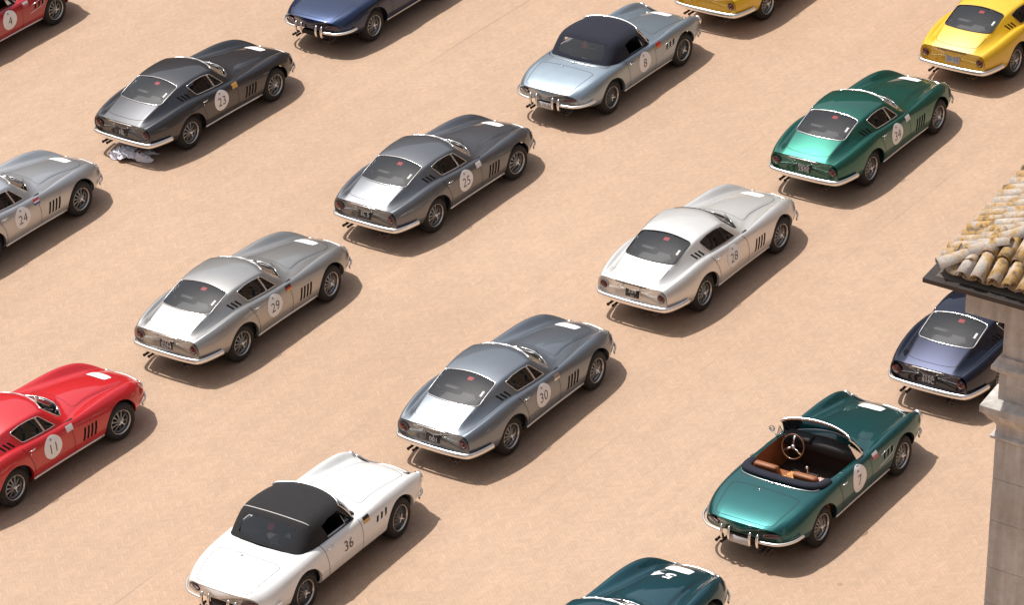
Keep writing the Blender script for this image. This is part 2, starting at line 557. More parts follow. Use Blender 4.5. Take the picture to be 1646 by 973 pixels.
def arch_lip(S, loop, side):
    """rolled edge of a wheel opening: strip turned inwards from the cut."""
    P = S.loop3(loop[:-2])
    mb = MB()
    n = len(P)
    vv = []
    for p in P:
        vv += [tuple(p), (p[0], p[1] - side * 0.05, p[2])]
    mb.add(vv, [(2 * i, 2 * i + 1, 2 * i + 3, 2 * i + 2) for i in range(n - 1)])
    return mb

def wheel_well(xc, zc, R, side):
    mb = MB()
    n = 20
    vv = []
    for i in range(n + 1):
        a = math.radians(0 + 180 * i / n)
        for y in (0.42, 0.76 if xc < 1 else 0.66):
            vv.append((xc + R * math.cos(a), side * y, zc + R * math.sin(a)))
    mb.add(vv, [(2 * i, 2 * i + 1, 2 * i + 3, 2 * i + 2) for i in range(n)])
    b = [(xc + R * math.cos(math.radians(0 + 180 * i / n)), side * 0.42, zc + R * math.sin(math.radians(0 + 180 * i / n))) for i in range(n + 1)]
    mb.add(b, [tuple(range(n + 1))])
    return mb

def tail_panel(S, j0=1.0, depth=0.03, bulge=0.0, ctr=(-.965, .60)):
    v = np.linspace(S.gv(j0), 1 - S.gv(j0), 61)
    P = S.ev(np.zeros_like(v), v)
    C = np.array([P[:, 0].mean(), 0, ctr[1]])
    mb = MB()
    rings = [P]
    for k, dx in ((.985, 0.004), (.965, depth), (.8, depth + bulge * .4), (.5, depth + bulge * .8), (.2, depth + bulge)):
        Q = P.copy()
        Q[:, 1] = P[:, 1] * k
        Q[:, 2] = C[2] + (P[:, 2] - C[2]) * k
        Q[:, 0] = P[:, 0] + dx
        rings.append(Q)
    n = len(P)
    vv = [tuple(p) for r in rings for p in r]
    ff = []
    for r in range(len(rings) - 1):
        for i in range(n):
            j = (i + 1) % n
            ff.append((r * n + i, r * n + j, (r + 1) * n + j, (r + 1) * n + i))
    vv.append((C[0] + depth + bulge, 0, C[2]))
    for i in range(n): ff.append(((len(rings) - 1) * n + i, (len(rings) - 1) * n + (i + 1) % n, len(vv) - 1))
    mb.add(vv, ff)
    me = mb.mesh('tail_panel')
    for p in me.polygons: p.use_smooth = True
    return me

def nose_grille(S, j0=1.0):
    v = np.linspace(S.gv(j0), 1 - S.gv(j0), 41)
    P = S.ev(np.ones_like(v), v)
    C = P.mean(0)
    frame, mesh_ = MB(), MB()
    ring = [tuple(p) for p in P]
    frame.tube([tuple(C + (p - C) * .93 + np.array([.01, 0, 0])) for p in P], .018, n=6, closed=True)
    mesh_.add(ring + [tuple(C - np.array([.05, 0, 0]))], [(i, (i + 1) % len(ring), len(ring)) for i in range(len(ring))])
    return frame, mesh_

# ---- wheels: outer face looks towards -Y; origin at the hub centre of the outer rim plane
def tyre_mesh(R=.325, w=.20, rim=.205):
    prof = [(rim - .02, w), (rim, w * .99), (rim + .04, w * 1.02), (R - .035, w * 1.0), (R - .008, w * .90), (R, w * .74), (R, w * .26), (R - .008, w * .10),
            (R - .035, -.004), (rim + .05, -.016), (rim + .012, -.010), (rim - .006, .006), (rim - .02, .03)]
    return MB().lathe(prof, 'y', 40).mesh('tyre')

def alloy_mesh():
    mb = MB()
    mb.lathe([(.188, .03), (.184, .055), (.172, .064)], 'y', 40)      # barrel
    mb.lathe([(.185, .19), (.185, .06)], 'y', 40)
    for i in range(10):                                                                                                   # cast spokes
        a = 2 * math.pi * i / 10
        ca, sa = math.cos(a), math.sin(a)
        vv = []
        for r, hw, y0, y1 in ((.045, .013, .012, .06), (.11, .016, .035, .068), (.176, .026, .058, .08)):
            for s_, y in ((-1, y0 + .006), (-.4, y0), (.4, y0), (1, y0 + .006), (1, y1), (-1, y1)):
                t = s_ * hw
                vv.append((r * ca - t * sa, y, r * sa + t * ca))
        ff = []
        for k in range(2):
            for q in range(6):
                ff.append((k * 6 + q, k * 6 + (q + 1) % 6, k * 6 + 6 + (q + 1) % 6, k * 6 + 6 + q))
        mb.add(vv, ff)
    mb.lathe([(.06, .05), (.055, .02), (.04, .004), (.0, .0)], 'y', 20)
    return mb.mesh('wheel')

def wire_mesh():
    mb = MB()
    mb.lathe([(.186, .04), (.182, .075), (.168, .085)], 'y', 40)
    mb.lathe([(.182, .19), (.182, .07)], 'y', 40)
    for k in range(2):
        for i in range(24):
            a = 2 * math.pi * i / 24 + k * .13
            b = a + (.32 if (i + k) % 2 else -.32)
            y0, y1 = (-.012, .055) if k == 0 else (.05, .075)
            mb.tube([(.042 * math.cos(b), y0, .042 * math.sin(b)), (.184 * math.cos(a), y1, .184 * math.sin(a))], .0042, n=4, cap=False, upv=(0, 1, 0))
    mb.lathe([(.05, .08), (.048, -.01), (.03, -.022), (0, -.024)], 'y', 18)
    return mb.mesh('wheel')

def spinner_mesh():
    mb = MB()
    mb.lathe([(.034, .01), (.032, -.016), (.018, -.03), (0, -.032)], 'y', 16)
    for i in range(3):
        a = 2 * math.pi * i / 3 + .4
        c, s_ = math.cos(a), math.sin(a)
        mb.tube([(.02 * c, -.018, .02 * s_), (.05 * c, -.03, .05 * s_), (.074 * c, -.028, .074 * s_)], .012, .007, 6, upv=(0, 1, 0))
    return mb.mesh('hub_nut')

TYRE, ALLOY, WIRE, SPIN = tyre_mesh(), alloy_mesh(), wire_mesh(), spinner_mesh()
LIP = MB().lathe([(.203, .012), (.209, .0), (.204, -.006), (.196, .002), (.187, .042)], 'y', 40).mesh('rim_lip')
DISC = MB().lathe([(.18, .10), (.10, .085), (.0, .08)], 'y', 28).mesh('brake_disc')  # dark backing disc, puts the shade of the spoke holes into colour

def wheel_parts():
    out = []
    for x in (0.0, 2.40):
        for s_ in (-1, 1):
            for nm, me, fl, key in (('wheel', ALLOY, 'alloy', 'cast_aluminium'), ('wheel', WIRE, 'wire', 'cast_aluminium')):
                out.append(Part(nm, me, key, (x, s_ * .775, .325), (0, random.uniform(0, 6.28) * 1.0, 0 if s_ < 0 else math.pi), flag=fl,
                                sub=[Part('tyre', TYRE, 'rubber'), Part('rim_lip', LIP, 'polished_lip'), Part('brake_disc', DISC, 'dark_trim'), Part('hub_nut', SPIN, 'chrome')]))
    return out

def seat_parts(mat, xs=.42, ys=(-.34, .34), zs=.30, h=.50):
    cush = round_box_mesh('seat_cushion', (.48, .48, .15), .05, 3, (0, 0, .09))
    def bk(c):
        t = (c.z + h / 2) / h
        return (c.x - .16 * t - .02 * math.cos(c.y * 5), c.y * (1 - .18 * t * t), c.z)
    back = round_box_mesh('backrest', (.13, .48, h), .05, 3, (0, 0, 0), bk)
    out = []
    for y in ys:
        out.append(Part('seat', cush, mat, (xs, y, zs), sub=[Part('backrest', back, mat, (-.22, 0, .12 + h / 2))]))
    return out

def steering_parts(x, z, y=.36):
    mb = MB()
    R = .19
    ring = [(0, R * math.cos(a), R * math.sin(a)) for a in np.linspace(0, 2 * math.pi, 28, endpoint=False)]
    mb.tube(ring, .012, n=7, closed=True, upv=(1, 0, 0))
    sp = MB()
    for a in (math.radians(90), math.radians(210), math.radians(330)):
        sp.tube([(-.02, .02 * math.cos(a), .02 * math.sin(a)), (0, R * math.cos(a), R * math.sin(a))], .016, .004, 6, upv=(1, 0, 0))
    sp.lathe([(.035, .03), (.035, -.02), (.02, -.03), (0, -.032)], 'x', 14)
    tilt = math.radians(20)
    return [Part('steering_wheel', mb.mesh('steering_wheel'), 'wood_rim', (x, y, z), (0, tilt, 0),
                 sub=[Part('spoke', sp.mesh('spoke'), 'chrome')])]

def patch_on(S_bvh, grid, side, off):
    """drop (x, z) points onto the flank of a body."""
    out = []
    for x, z in grid:
        hit = S_bvh.ray_cast(Vector((x, side * 2, z)), Vector((0, -side, 0)))
        p = hit[0] if hit[0] is not None else Vector((x, side * .8, z))
        n = hit[1] if hit[1] is not None else Vector((0, side, 0))
        if n.y * side < 0: n = -n
        out.append(p + n * off)
    return out

def patch_top(S_bvh, grid, off):
    out = []
    for x, y in grid:
        hit = S_bvh.ray_cast(Vector((x, y, 3)), Vector((0, 0, -1)))
        p = hit[0] if hit[0] is not None else Vector((x, y, .7))
        n = hit[1] if hit[1] is not None else Vector((0, 0, 1))
        if n.z < 0: n = -n
        out.append(p + n * off)
    return out

def disc_grid(rx, rz, rings=5, n=32):
    pts, ff = [(0, 0)], []
    for r in range(1, rings + 1):
        for i in range(n):
            a = 2 * math.pi * i / n
            pts.append((rx * r / rings * math.cos(a), rz * r / rings * math.sin(a)))
    for i in range(n):
        ff.append((0, 1 + i, 1 + (i + 1) % n))
    for r in range(rings - 1):
        for i in range(n):
            j = (i + 1) % n
            ff.append((1 + r * n + i, 1 + (r + 1) * n + i, 1 + (r + 1) * n + j, 1 + r * n + j))
    return pts, ff

def rect_grid(w, h, nx=6, nz=4, cut=0.0):
    pts = [(-w / 2 + w * i / nx, -h / 2 + h * k / nz) for k in range(nz + 1) for i in range(nx + 1)]
    if cut:
        pts = [(x, z * (1 - cut * max(0, (abs(x) - w * .3) / (w * .2)))) for x, z in pts]
    ff = [(k * (nx + 1) + i, k * (nx + 1) + i + 1, (k + 1) * (nx + 1) + i + 1, (k + 1) * (nx + 1) + i) for k in range(nz) for i in range(nx)]
    return pts, ff

def text_flat(txt, size, bold=0.0, spacing=1.0, line=1.0):
    """outline text as flat triangles (x right, y up), centred."""
    cu = bpy.data.curves.new('lettering', 'FONT')
    cu.body = txt
    cu.size = size
    cu.align_x, cu.align_y = 'CENTER', 'CENTER'
    cu.offset = bold
    cu.space_character = spacing
    cu.space_line = line
    cu.resolution_u = 3
    ob = bpy.data.objects.new('lettering', cu)
    me = bpy.data.meshes.new_from_object(ob)
    bm = bmesh.new()
    bm.from_mesh(me)
    bmesh.ops.triangulate(bm, faces=list(bm.faces))
    for _ in range(2):
        ed = [e for e in bm.edges if e.calc_length() > size * .16]
        if ed: bmesh.ops.subdivide_edges(bm, edges=ed, cuts=1)
        bmesh.ops.triangulate(bm, faces=list(bm.faces))
    bm.verts.ensure_lookup_table()
    vv = [(v.co.x, v.co.y) for v in bm.verts]
    ff = [tuple(v.index for v in f.verts) for f in bm.faces]
    bm.free()
    bpy.data.objects.remove(ob)
    bpy.data.meshes.remove(me)
    bpy.data.curves.remove(cu)
    if vv:
        xs, ys = [v[0] for v in vv], [v[1] for v in vv]
        cx, cy = (min(xs) + max(xs)) / 2, (min(ys) + max(ys)) / 2
        vv = [(x - cx, y - cy) for x, y in vv]
    return vv, ff

def bvh_of(me):
    return BVHTree.FromPolygons([v.co.copy() for v in me.vertices], [tuple(p.vertices) for p in me.polygons])

def bumper(path, ra, rb, n=10):
    return MB().tube(smooth_path(path, 7), ra, rb, n)

# =================================================================== the coupe
def build_coupe():
    S = Surf(mirror_net(GTB))
    loops, info = [], []
    def add(l, name, mat, off, trim=None, flag=None):
        loops.append(np.asarray(l)); info.append((name, mat, off, trim, flag))
    for sd_ in (1, -1):
        add(wheel_arch(S, 0, .325, .385, sd_), None, None, 0)
        add(wheel_arch(S, 2.40, .325, .378, sd_), None, None, 0)
    add(top_loop(S, [(1.13, 0), (1.10, .26), (1.005, .475), (1.16, .545), (1.305, .585), (1.45, .40), (1.555, .2), (1.585, 0), (1.555, -.2), (1.45, -.40), (1.305, -.585), (1.16, -.545), (1.005, -.475), (1.10, -.26)],
                 6.6, .05, ur=(S.gu(6.5), S.gu(11.6))), 'windscreen', 'window_glass', -.002, .010)
    add(top_loop(S, [(.085, .487), (.115, .2), (.125, 0), (.115, -.2), (.085, -.487), (-.46, -.488), (-.52, -.2), (-.53, 0), (-.52, .2), (-.46, .488)],
                 6.6, [.06, .1, .1, .1, .06, .10, .1, .1, .1, .10], ur=(S.gu(1.2), S.gu(6))), 'rear_window', 'window_glass', -.002, .010)
    for sd_ in (1, -1):
        add(side_loop(S, [(.36, .925), (.225, 1.115), (.42, 1.15), (.62, 1.155), (.755, 1.143), (.815, .905)], 5.75, 8.1, sd_, [.03, .03, .03, .03, .012, .012]), 'side_window', 'window_glass', -.002, .007)
        add(side_loop(S, [(.835, .903), (.775, 1.14), (.835, 1.13), (1.06, .90)], 5.75, 8.3, sd_, .012), 'quarter_window', 'window_glass', -.002, .006)
        for i, x0 in enumerate((-.05, .035, .12)):
            add(side_loop(S, [(x0 + .055, .915), (x0 - .025, 1.01), (x0 + .012, 1.018), (x0 + .092, .920)], 5.9, 8.1, sd_, .006, .02), 'vent_slot', 'matt_black', -.012)
        for i in range(4):
            x0 = 1.505 + i * .083
            add(side_loop(S, [(x0, .425), (x0 + .05, .64), (x0 + .097, .64), (x0 + .046, .42)], 1.6, 4.6, sd_, .008, .03), 'vent_slot', 'matt_black', -.014)
    UV, F, grp = S.trim(loops)
    body = S.submesh('body', UV, F[grp == -1])
    bvh = bvh_of(body)
    parts = [Part('body', body, 'paint')]
    B = parts[0]
    B.sub.append(Part('tail_panel', tail_panel(S, 1.0, .022, .004), 'paint'))
    for k, (nm, mt, off, tr, fl) in enumerate(info):
        if nm is None: continue
        me = S.submesh(nm, UV, F[grp == k], off)
        p = Part(nm, me, mt)
        if tr:
            t = MB().tube([tuple(q) for q in S.loop3(loops[k], .003)], tr, tr, 6, closed=True)
            p.sub.append(Part('window_trim', t.mesh('window_trim'), 'trim'))
        parts.append(p)
    # rolled arch edges, wells, floor
    for k, sd_ in ((0, 1), (1, 1), (2, -1), (3, -1)):
        B.sub.append(Part('arch_lip', arch_lip(S, loops[k], sd_).mesh('arch_lip'), 'paint'))
    for x in (0, 2.4):
        for sd_ in (1, -1):
            parts.append(Part('wheel_well', wheel_well(x, .325, .385, sd_).mesh('wheel_well'), 'matt_black'))
    fl = MB().box((.1 + 1.1, 0, .25), (3.9, .86, .10)).box((1.2, 0, .26), (1.62, 1.46, .07))
    parts.append(Part('floor_pan', fl.mesh('floor_pan', False), 'matt_black'))
    # cabin
    cab = MB()
    cab.box((.70, 0, .31), (1.5, 1.36, .04))
    cab.box((.55, .70, .57), (1.75, .03, .56)).box((.55, -.70, .57), (1.75, .03, .56))
    cab.box((1.42, 0, .56), (.04, 1.36, .56))
    cab.box((-.03, 0, .54), (.05, 1.36, .50))
    parts.append(Part('cabin_lining', cab.mesh('cabin_lining', False), 'lining'))
    sh = MB().add([(.02, .62, .86), (.02, -.62, .86), (-.62, -.50, .79), (-.62, .50, .79), (.02, .62, .80), (.02, -.62, .80)], [(0, 1, 2, 3), (0, 4, 5, 1)])
    parts.append(Part('parcel_shelf', sh.mesh('parcel_shelf', False), 'shelf'))
    parts += seat_parts('seat', .36, (-.34, .34), .33, .50)
    parts.append(Part('dashboard', round_box_mesh('dashboard', (.28, 1.28, .22), .06, 3, (1.24, 0, .78)), 'matt_black'))
    parts += steering_parts(1.0, .76)
    # brightwork
    rb = bumper([(-.56, -.84, .455), (-.74, -.80, .448), (-.90, -.745, .44), (-.99, -.69, .435), (-1.035, -.61, .435), (-1.065, -.38, .435), (-1.075, 0, .435),
                 (-1.065, .38, .435), (-1.035, .61, .435), (-.99, .69, .435), (-.90, .745, .44), (-.74, .80, .448), (-.56, .84, .455)], .026, .048)
    parts.append(Part('rear_bumper', rb.mesh('rear_bumper'), 'bumper_chrome', flag='rear_bumper'))
    for sd_ in (1, -1):
        fb = bumper([(2.93, sd_ * .765, .41), (3.06, sd_ * .70, .41), (3.17, sd_ * .585, .415), (3.26, sd_ * .43, .42), (3.30, sd_ * .34, .42)], .018, .040)
        parts.append(Part('front_bumper', fb.mesh('front_bumper'), 'bumper_chrome'))
        st = MB().tube([tuple(q) for q in patch_on(bvh, [(x, .295) for x in np.linspace(.40, 2.005, 14)], sd_, .012)], .013, .018, 6)
        parts.append(Part('sill_strip', st.mesh('sill_strip'), 'bumper_chrome', flag='sill'))
        hd = MB()
        hp = patch_on(bvh, [(.36, .80), (.40, .802), (.46, .805), (.50, .808)], sd_, .0)
        q = [Vector(p) + Vector((0, sd_ * d_, 0)) for p, d_ in zip(hp, (.006, .028, .028, .006))]
        hd.tube([tuple(p) for p in q], .008, .010, 6)
        lk = patch_on(bvh, [(.375, .752)], sd_, .004)[0]
        hd.lathe([(.012, sd_ * .004), (.010, sd_ * .008), (0, sd_ * .009)], 'y', 10, tuple(lk))
        parts.append(Part('door_handle', hd.mesh('door_handle'), 'chrome'))
        seam_pts = side_line(S, [(.245, .885), (.30, .80), (.385, .60), (.42, .42), (.42, .265)], .9, 6.0, sd_)
        sm = S.ribbon(seam_pts, .009)
        seam2 = side_line(S, [(1.22, .835), (1.30, .72), (1.33, .50), (1.32, .265)], .9, 5.4, sd_)
        sm2 = S.ribbon(seam2, .008)
        parts.append(Part('door_gap', sm.mesh('door_gap'), 'panel_gap'))
        parts.append(Part('door_gap', sm2.mesh('door_gap'), 'panel_gap'))
        # tail lamps: red lens, amber crescent, chrome bezel
        lamp = MB().lathe([(.076, 0), (.073, -.018), (.05, -.034), (.02, -.041), (0, -.042)], 'x', 24)
        bez = MB().lathe([(.070, .01), (.084, .002), (.086, -.010), (.078, -.016), (.073, -.008)], 'x', 24)
        amb = MB().lathe([(.074, -.0195), (.051, -.0355), (.042, -.0385)], 'x', 12, arc=math.pi)
        parts.append(Part('tail_lamp', lamp.mesh('tail_lamp'), 'tail_lens', (-.97, sd_ * .57, .605),
                          sub=[Part('lamp_bezel', bez.mesh('lamp_bezel'), 'bezel'), Part('indicator_lens', amb.mesh('indicator_lens'), 'tail_lens')]))
        rf = MB().lathe([(.022, 0), (.018, -.012), (0, -.015)], 'x', 12)
        # headlamp under its clear cover
        hl = MB().lathe([(.085, -.03), (.085, .0), (.06, .02), (0, .03)], 'x', 20)
        parts.append(Part('headlamp', hl.mesh('headlamp'), 'lamp_glass', (3.10, sd_ * .545, .60), (0, math.radians(-35), sd_ * math.radians(14))))
        ex = MB()
        for dy in (-.05, .05):
            ex.lathe([(.022, .02), (.022, -.13), (.027, -.165), (.023, -.16), (.018, -.10), (0, -.09)], 'x', 12, (-.90, sd_ * .40 + dy, .285))
        parts.append(Part('exhaust_tips', ex.mesh('exhaust_tips'), 'exhaust_metal'))
    gf, gm = nose_grille(S)
    parts.append(Part('grille', gm.mesh('grille'), 'matt_black', sub=[Part('grille_frame', gf.mesh('grille_frame'), 'chrome')]))
    # boot lid and bonnet shut lines, boot handle
    ln = S.ribbon(top_line(S, [(-.58, .47), (-.72, .46), (-.86, .41), (-.91, .2), (-.915, 0), (-.91, -.2), (-.86, -.41), (-.72, -.46), (-.58, -.47)], 6.2, ur=(0.005, S.gu(5))), .007)
    parts.append(Part('boot_gap', ln.mesh('boot_gap'), 'panel_gap'))
    ln = S.ribbon(top_line(S, [(1.72, .44), (2.05, .39), (2.5, .36), (2.85, .33), (3.0, .25), (3.05, 0), (3.0, -.25), (2.85, -.33), (2.5, -.36), (2.05, -.39), (1.72, -.44), (1.74, -.2), (1.75, 0), (1.74, .2), (1.72, .44)], 5.5, ur=(S.gu(9), S.gu(17))), .007)
    parts.append(Part('bonnet_gap', ln.mesh('bonnet_gap'), 'panel_gap'))
    hb = MB().tube(smooth_path([(-1.015, .30, .752), (-1.03, .12, .760), (-1.036, 0, .762), (-1.03, -.12, .760), (-1.015, -.30, .752)], 4), .008, .010, 6)
    parts.append(Part('boot_handle', hb.mesh('boot_handle'), 'trim'))
    # plate lamp pods
    for yy in (-.17, .17):
        parts.append(Part('plate_lamp', MB().lathe([(.018, .02), (.018, -.02), (.010, -.03), (0, -.031)], 'x', 10).mesh('plate_lamp'), 'chrome', (-.985, yy, .70)))
    # wipers
    for y0, y1, y2 in ((.30, .12, -.10), (-.12, -.30, -.46)):
        pp = patch_top(bvh_of(S.submesh('q', UV, F[(grp == 4) | (grp == -1)])), [(1.66, y0), (1.50, y1), (1.36, y2)], .02)
        parts.append(Part('wiper', MB().tube([tuple(q) for q in pp], .006, .006, 5).mesh('wiper'), 'chrome'))
    # red sticker inside the top of the rear window
    rw = bvh_of([p for p in parts if p.name == 'rear_window'][0].mesh)
    g, ff = rect_grid(.075, .10, 3, 3)
    pp = patch_top(rw, [(x + .0, y - .055) for x, y in g], -.008)
    parts.append(Part('red_sticker', make_mesh('red_sticker', pp, ff), 'red_vinyl'))
    g, ff = rect_grid(.11, .035, 3, 2)
    pp = patch_top(rw, [(x - .20, y - .41) for x, y in g], .004)
    parts.append(Part('rear_window_sticker', make_mesh('rear_window_sticker', pp, ff), 'pale_ink', flag='winsticker'))
    parts += wheel_parts()
    return S, bvh, parts

GTB_S, GTB_BVH, GTB_PARTS = build_coupe()

# =================================================================== the roadster
GTS = [
 [(-.86,.40,.40),(-.865,.56,.41),(-.885,.64,.45),(-.90,.665,.53),(-.915,.645,.605),(-.94,.595,.655),(-.97,.52,.685),(-.99,.45,.695),(-1.005,.38,.702),(-1.025,.2,.71),(-1.03,0,.712)],
 [(-.80,.40,.37),(-.81,.61,.38),(-.815,.70,.43),(-.82,.735,.535),(-.83,.705,.645),(-.84,.645,.71),(-.87,.57,.735),(-.89,.495,.748),(-.90,.41,.755),(-.91,.21,.764),(-.915,0,.766)],
 [(-.62,.42,.32),(-.62,.70,.33),(-.62,.775,.41),(-.62,.81,.565),(-.62,.765,.715),(-.62,.695,.785),(-.62,.615,.80),(-.63,.53,.81),(-.63,.44,.818),(-.63,.22,.828),(-.63,0,.83)],
 [(-.35,.42,.26),(-.35,.76,.27),(-.35,.82,.39),(-.35,.842,.58),(-.35,.805,.765),(-.35,.73,.83),(-.35,.66,.845),(-.35,.56,.853),(-.35,.46,.862),(-.35,.23,.872),(-.35,0,.875)],
 [(0,.42,.235),(0,.78,.245),(0,.835,.38),(0,.855,.59),(0,.82,.785),(0,.745,.852),(0,.68,.868),(0,.58,.88),(0,.48,.89),(0,.24,.90),(0,0,.905)],
 [(.28,.42,.225),(.28,.775,.235),(.28,.825,.37),(.28,.845,.58),(.28,.82,.785),(.28,.755,.855),(.28,.69,.87),(.28,.59,.88),(.28,.48,.89),(.28,.24,.90),(.28,0,.905)],
 [(.60,.42,.22),(.60,.77,.23),(.60,.815,.36),(.60,.835,.565),(.60,.815,.775),(.60,.757,.85),(.60,.695,.865),(.60,.595,.875),(.60,.48,.885),(.60,.24,.895),(.60,0,.90)],
 [(.92,.42,.22),(.92,.765,.23),(.92,.807,.36),(.92,.83,.56),(.92,.81,.768),(.92,.757,.842),(.92,.695,.857),(.92,.60,.87),(.92,.49,.885),(.92,.25,.90),(.92,0,.905)],
 [(1.25,.42,.22),(1.25,.765,.23),(1.25,.803,.36),(1.25,.826,.555),(1.25,.805,.763),(1.25,.755,.838),(1.25,.69,.85),(1.25,.61,.866),(1.27,.50,.885),(1.30,.26,.90),(1.30,0,.905)],
 [(1.50,.42,.22),(1.50,.765,.23),(1.50,.80,.36),(1.50,.826,.555),(1.50,.80,.763),(1.50,.747,.84),(1.48,.68,.842),(1.50,.60,.857),(1.55,.50,.875),(1.60,.26,.893),(1.62,0,.90)],
 [(1.75,.42,.22),(1.75,.765,.23),(1.75,.805,.36),(1.75,.83,.555),(1.75,.798,.765),(1.75,.732,.85),(1.75,.645,.825),(1.76,.55,.832),(1.80,.44,.85),(1.82,.24,.872),(1.83,0,.88)],
 [(2.10,.42,.225),(2.10,.765,.235),(2.10,.805,.365),(2.10,.832,.56),(2.10,.79,.778),(2.10,.70,.878),(2.10,.595,.81),(2.10,.50,.80),(2.10,.40,.82),(2.10,.22,.843),(2.10,0,.85)],
 [(2.45,.42,.23),(2.45,.76,.24),(2.45,.805,.37),(2.45,.832,.565),(2.45,.785,.785),(2.45,.68,.885),(2.45,.565,.765),(2.45,.47,.75),(2.45,.37,.77),(2.45,.20,.797),(2.45,0,.805)],
 [(2.80,.42,.25),(2.80,.715,.26),(2.80,.77,.38),(2.80,.808,.555),(2.80,.767,.765),(2.80,.665,.865),(2.80,.555,.72),(2.80,.46,.69),(2.80,.35,.70),(2.80,.18,.728),(2.80,0,.735)],
 [(3.0,.40,.29),(2.98,.65,.30),(2.99,.72,.39),(3.0,.768,.54),(3.0,.742,.715),(3.0,.655,.815),(3.02,.55,.69),(3.04,.45,.645),(3.05,.34,.65),(3.06,.17,.67),(3.06,0,.675)],
 [(3.12,.38,.32),(3.08,.58,.33),(3.08,.655,.40),(3.09,.72,.53),(3.11,.715,.65),(3.13,.645,.74),(3.15,.54,.64),(3.20,.43,.575),(3.24,.32,.565),(3.26,.17,.575),(3.27,0,.58)],
 [(3.22,.36,.345),(3.16,.50,.35),(3.13,.575,.41),(3.13,.64,.52),(3.14,.665,.61),(3.155,.62,.68),(3.19,.50,.595),(3.27,.40,.52),(3.33,.30,.49),(3.36,.16,.485),(3.38,0,.485)],
]
WS_BASE = [(1.36, .695, .848), (1.40, .665, .852), (1.46, .61, .858), (1.57, .42, .878), (1.645, .2, .893), (1.665, 0, .897)]
WS_TOP = [(1.155, .595, 1.165), (1.165, .585, 1.19), (1.19, .555, 1.21), (1.26, .37, 1.232), (1.295, .18, 1.243), (1.305, 0, 1.246)]

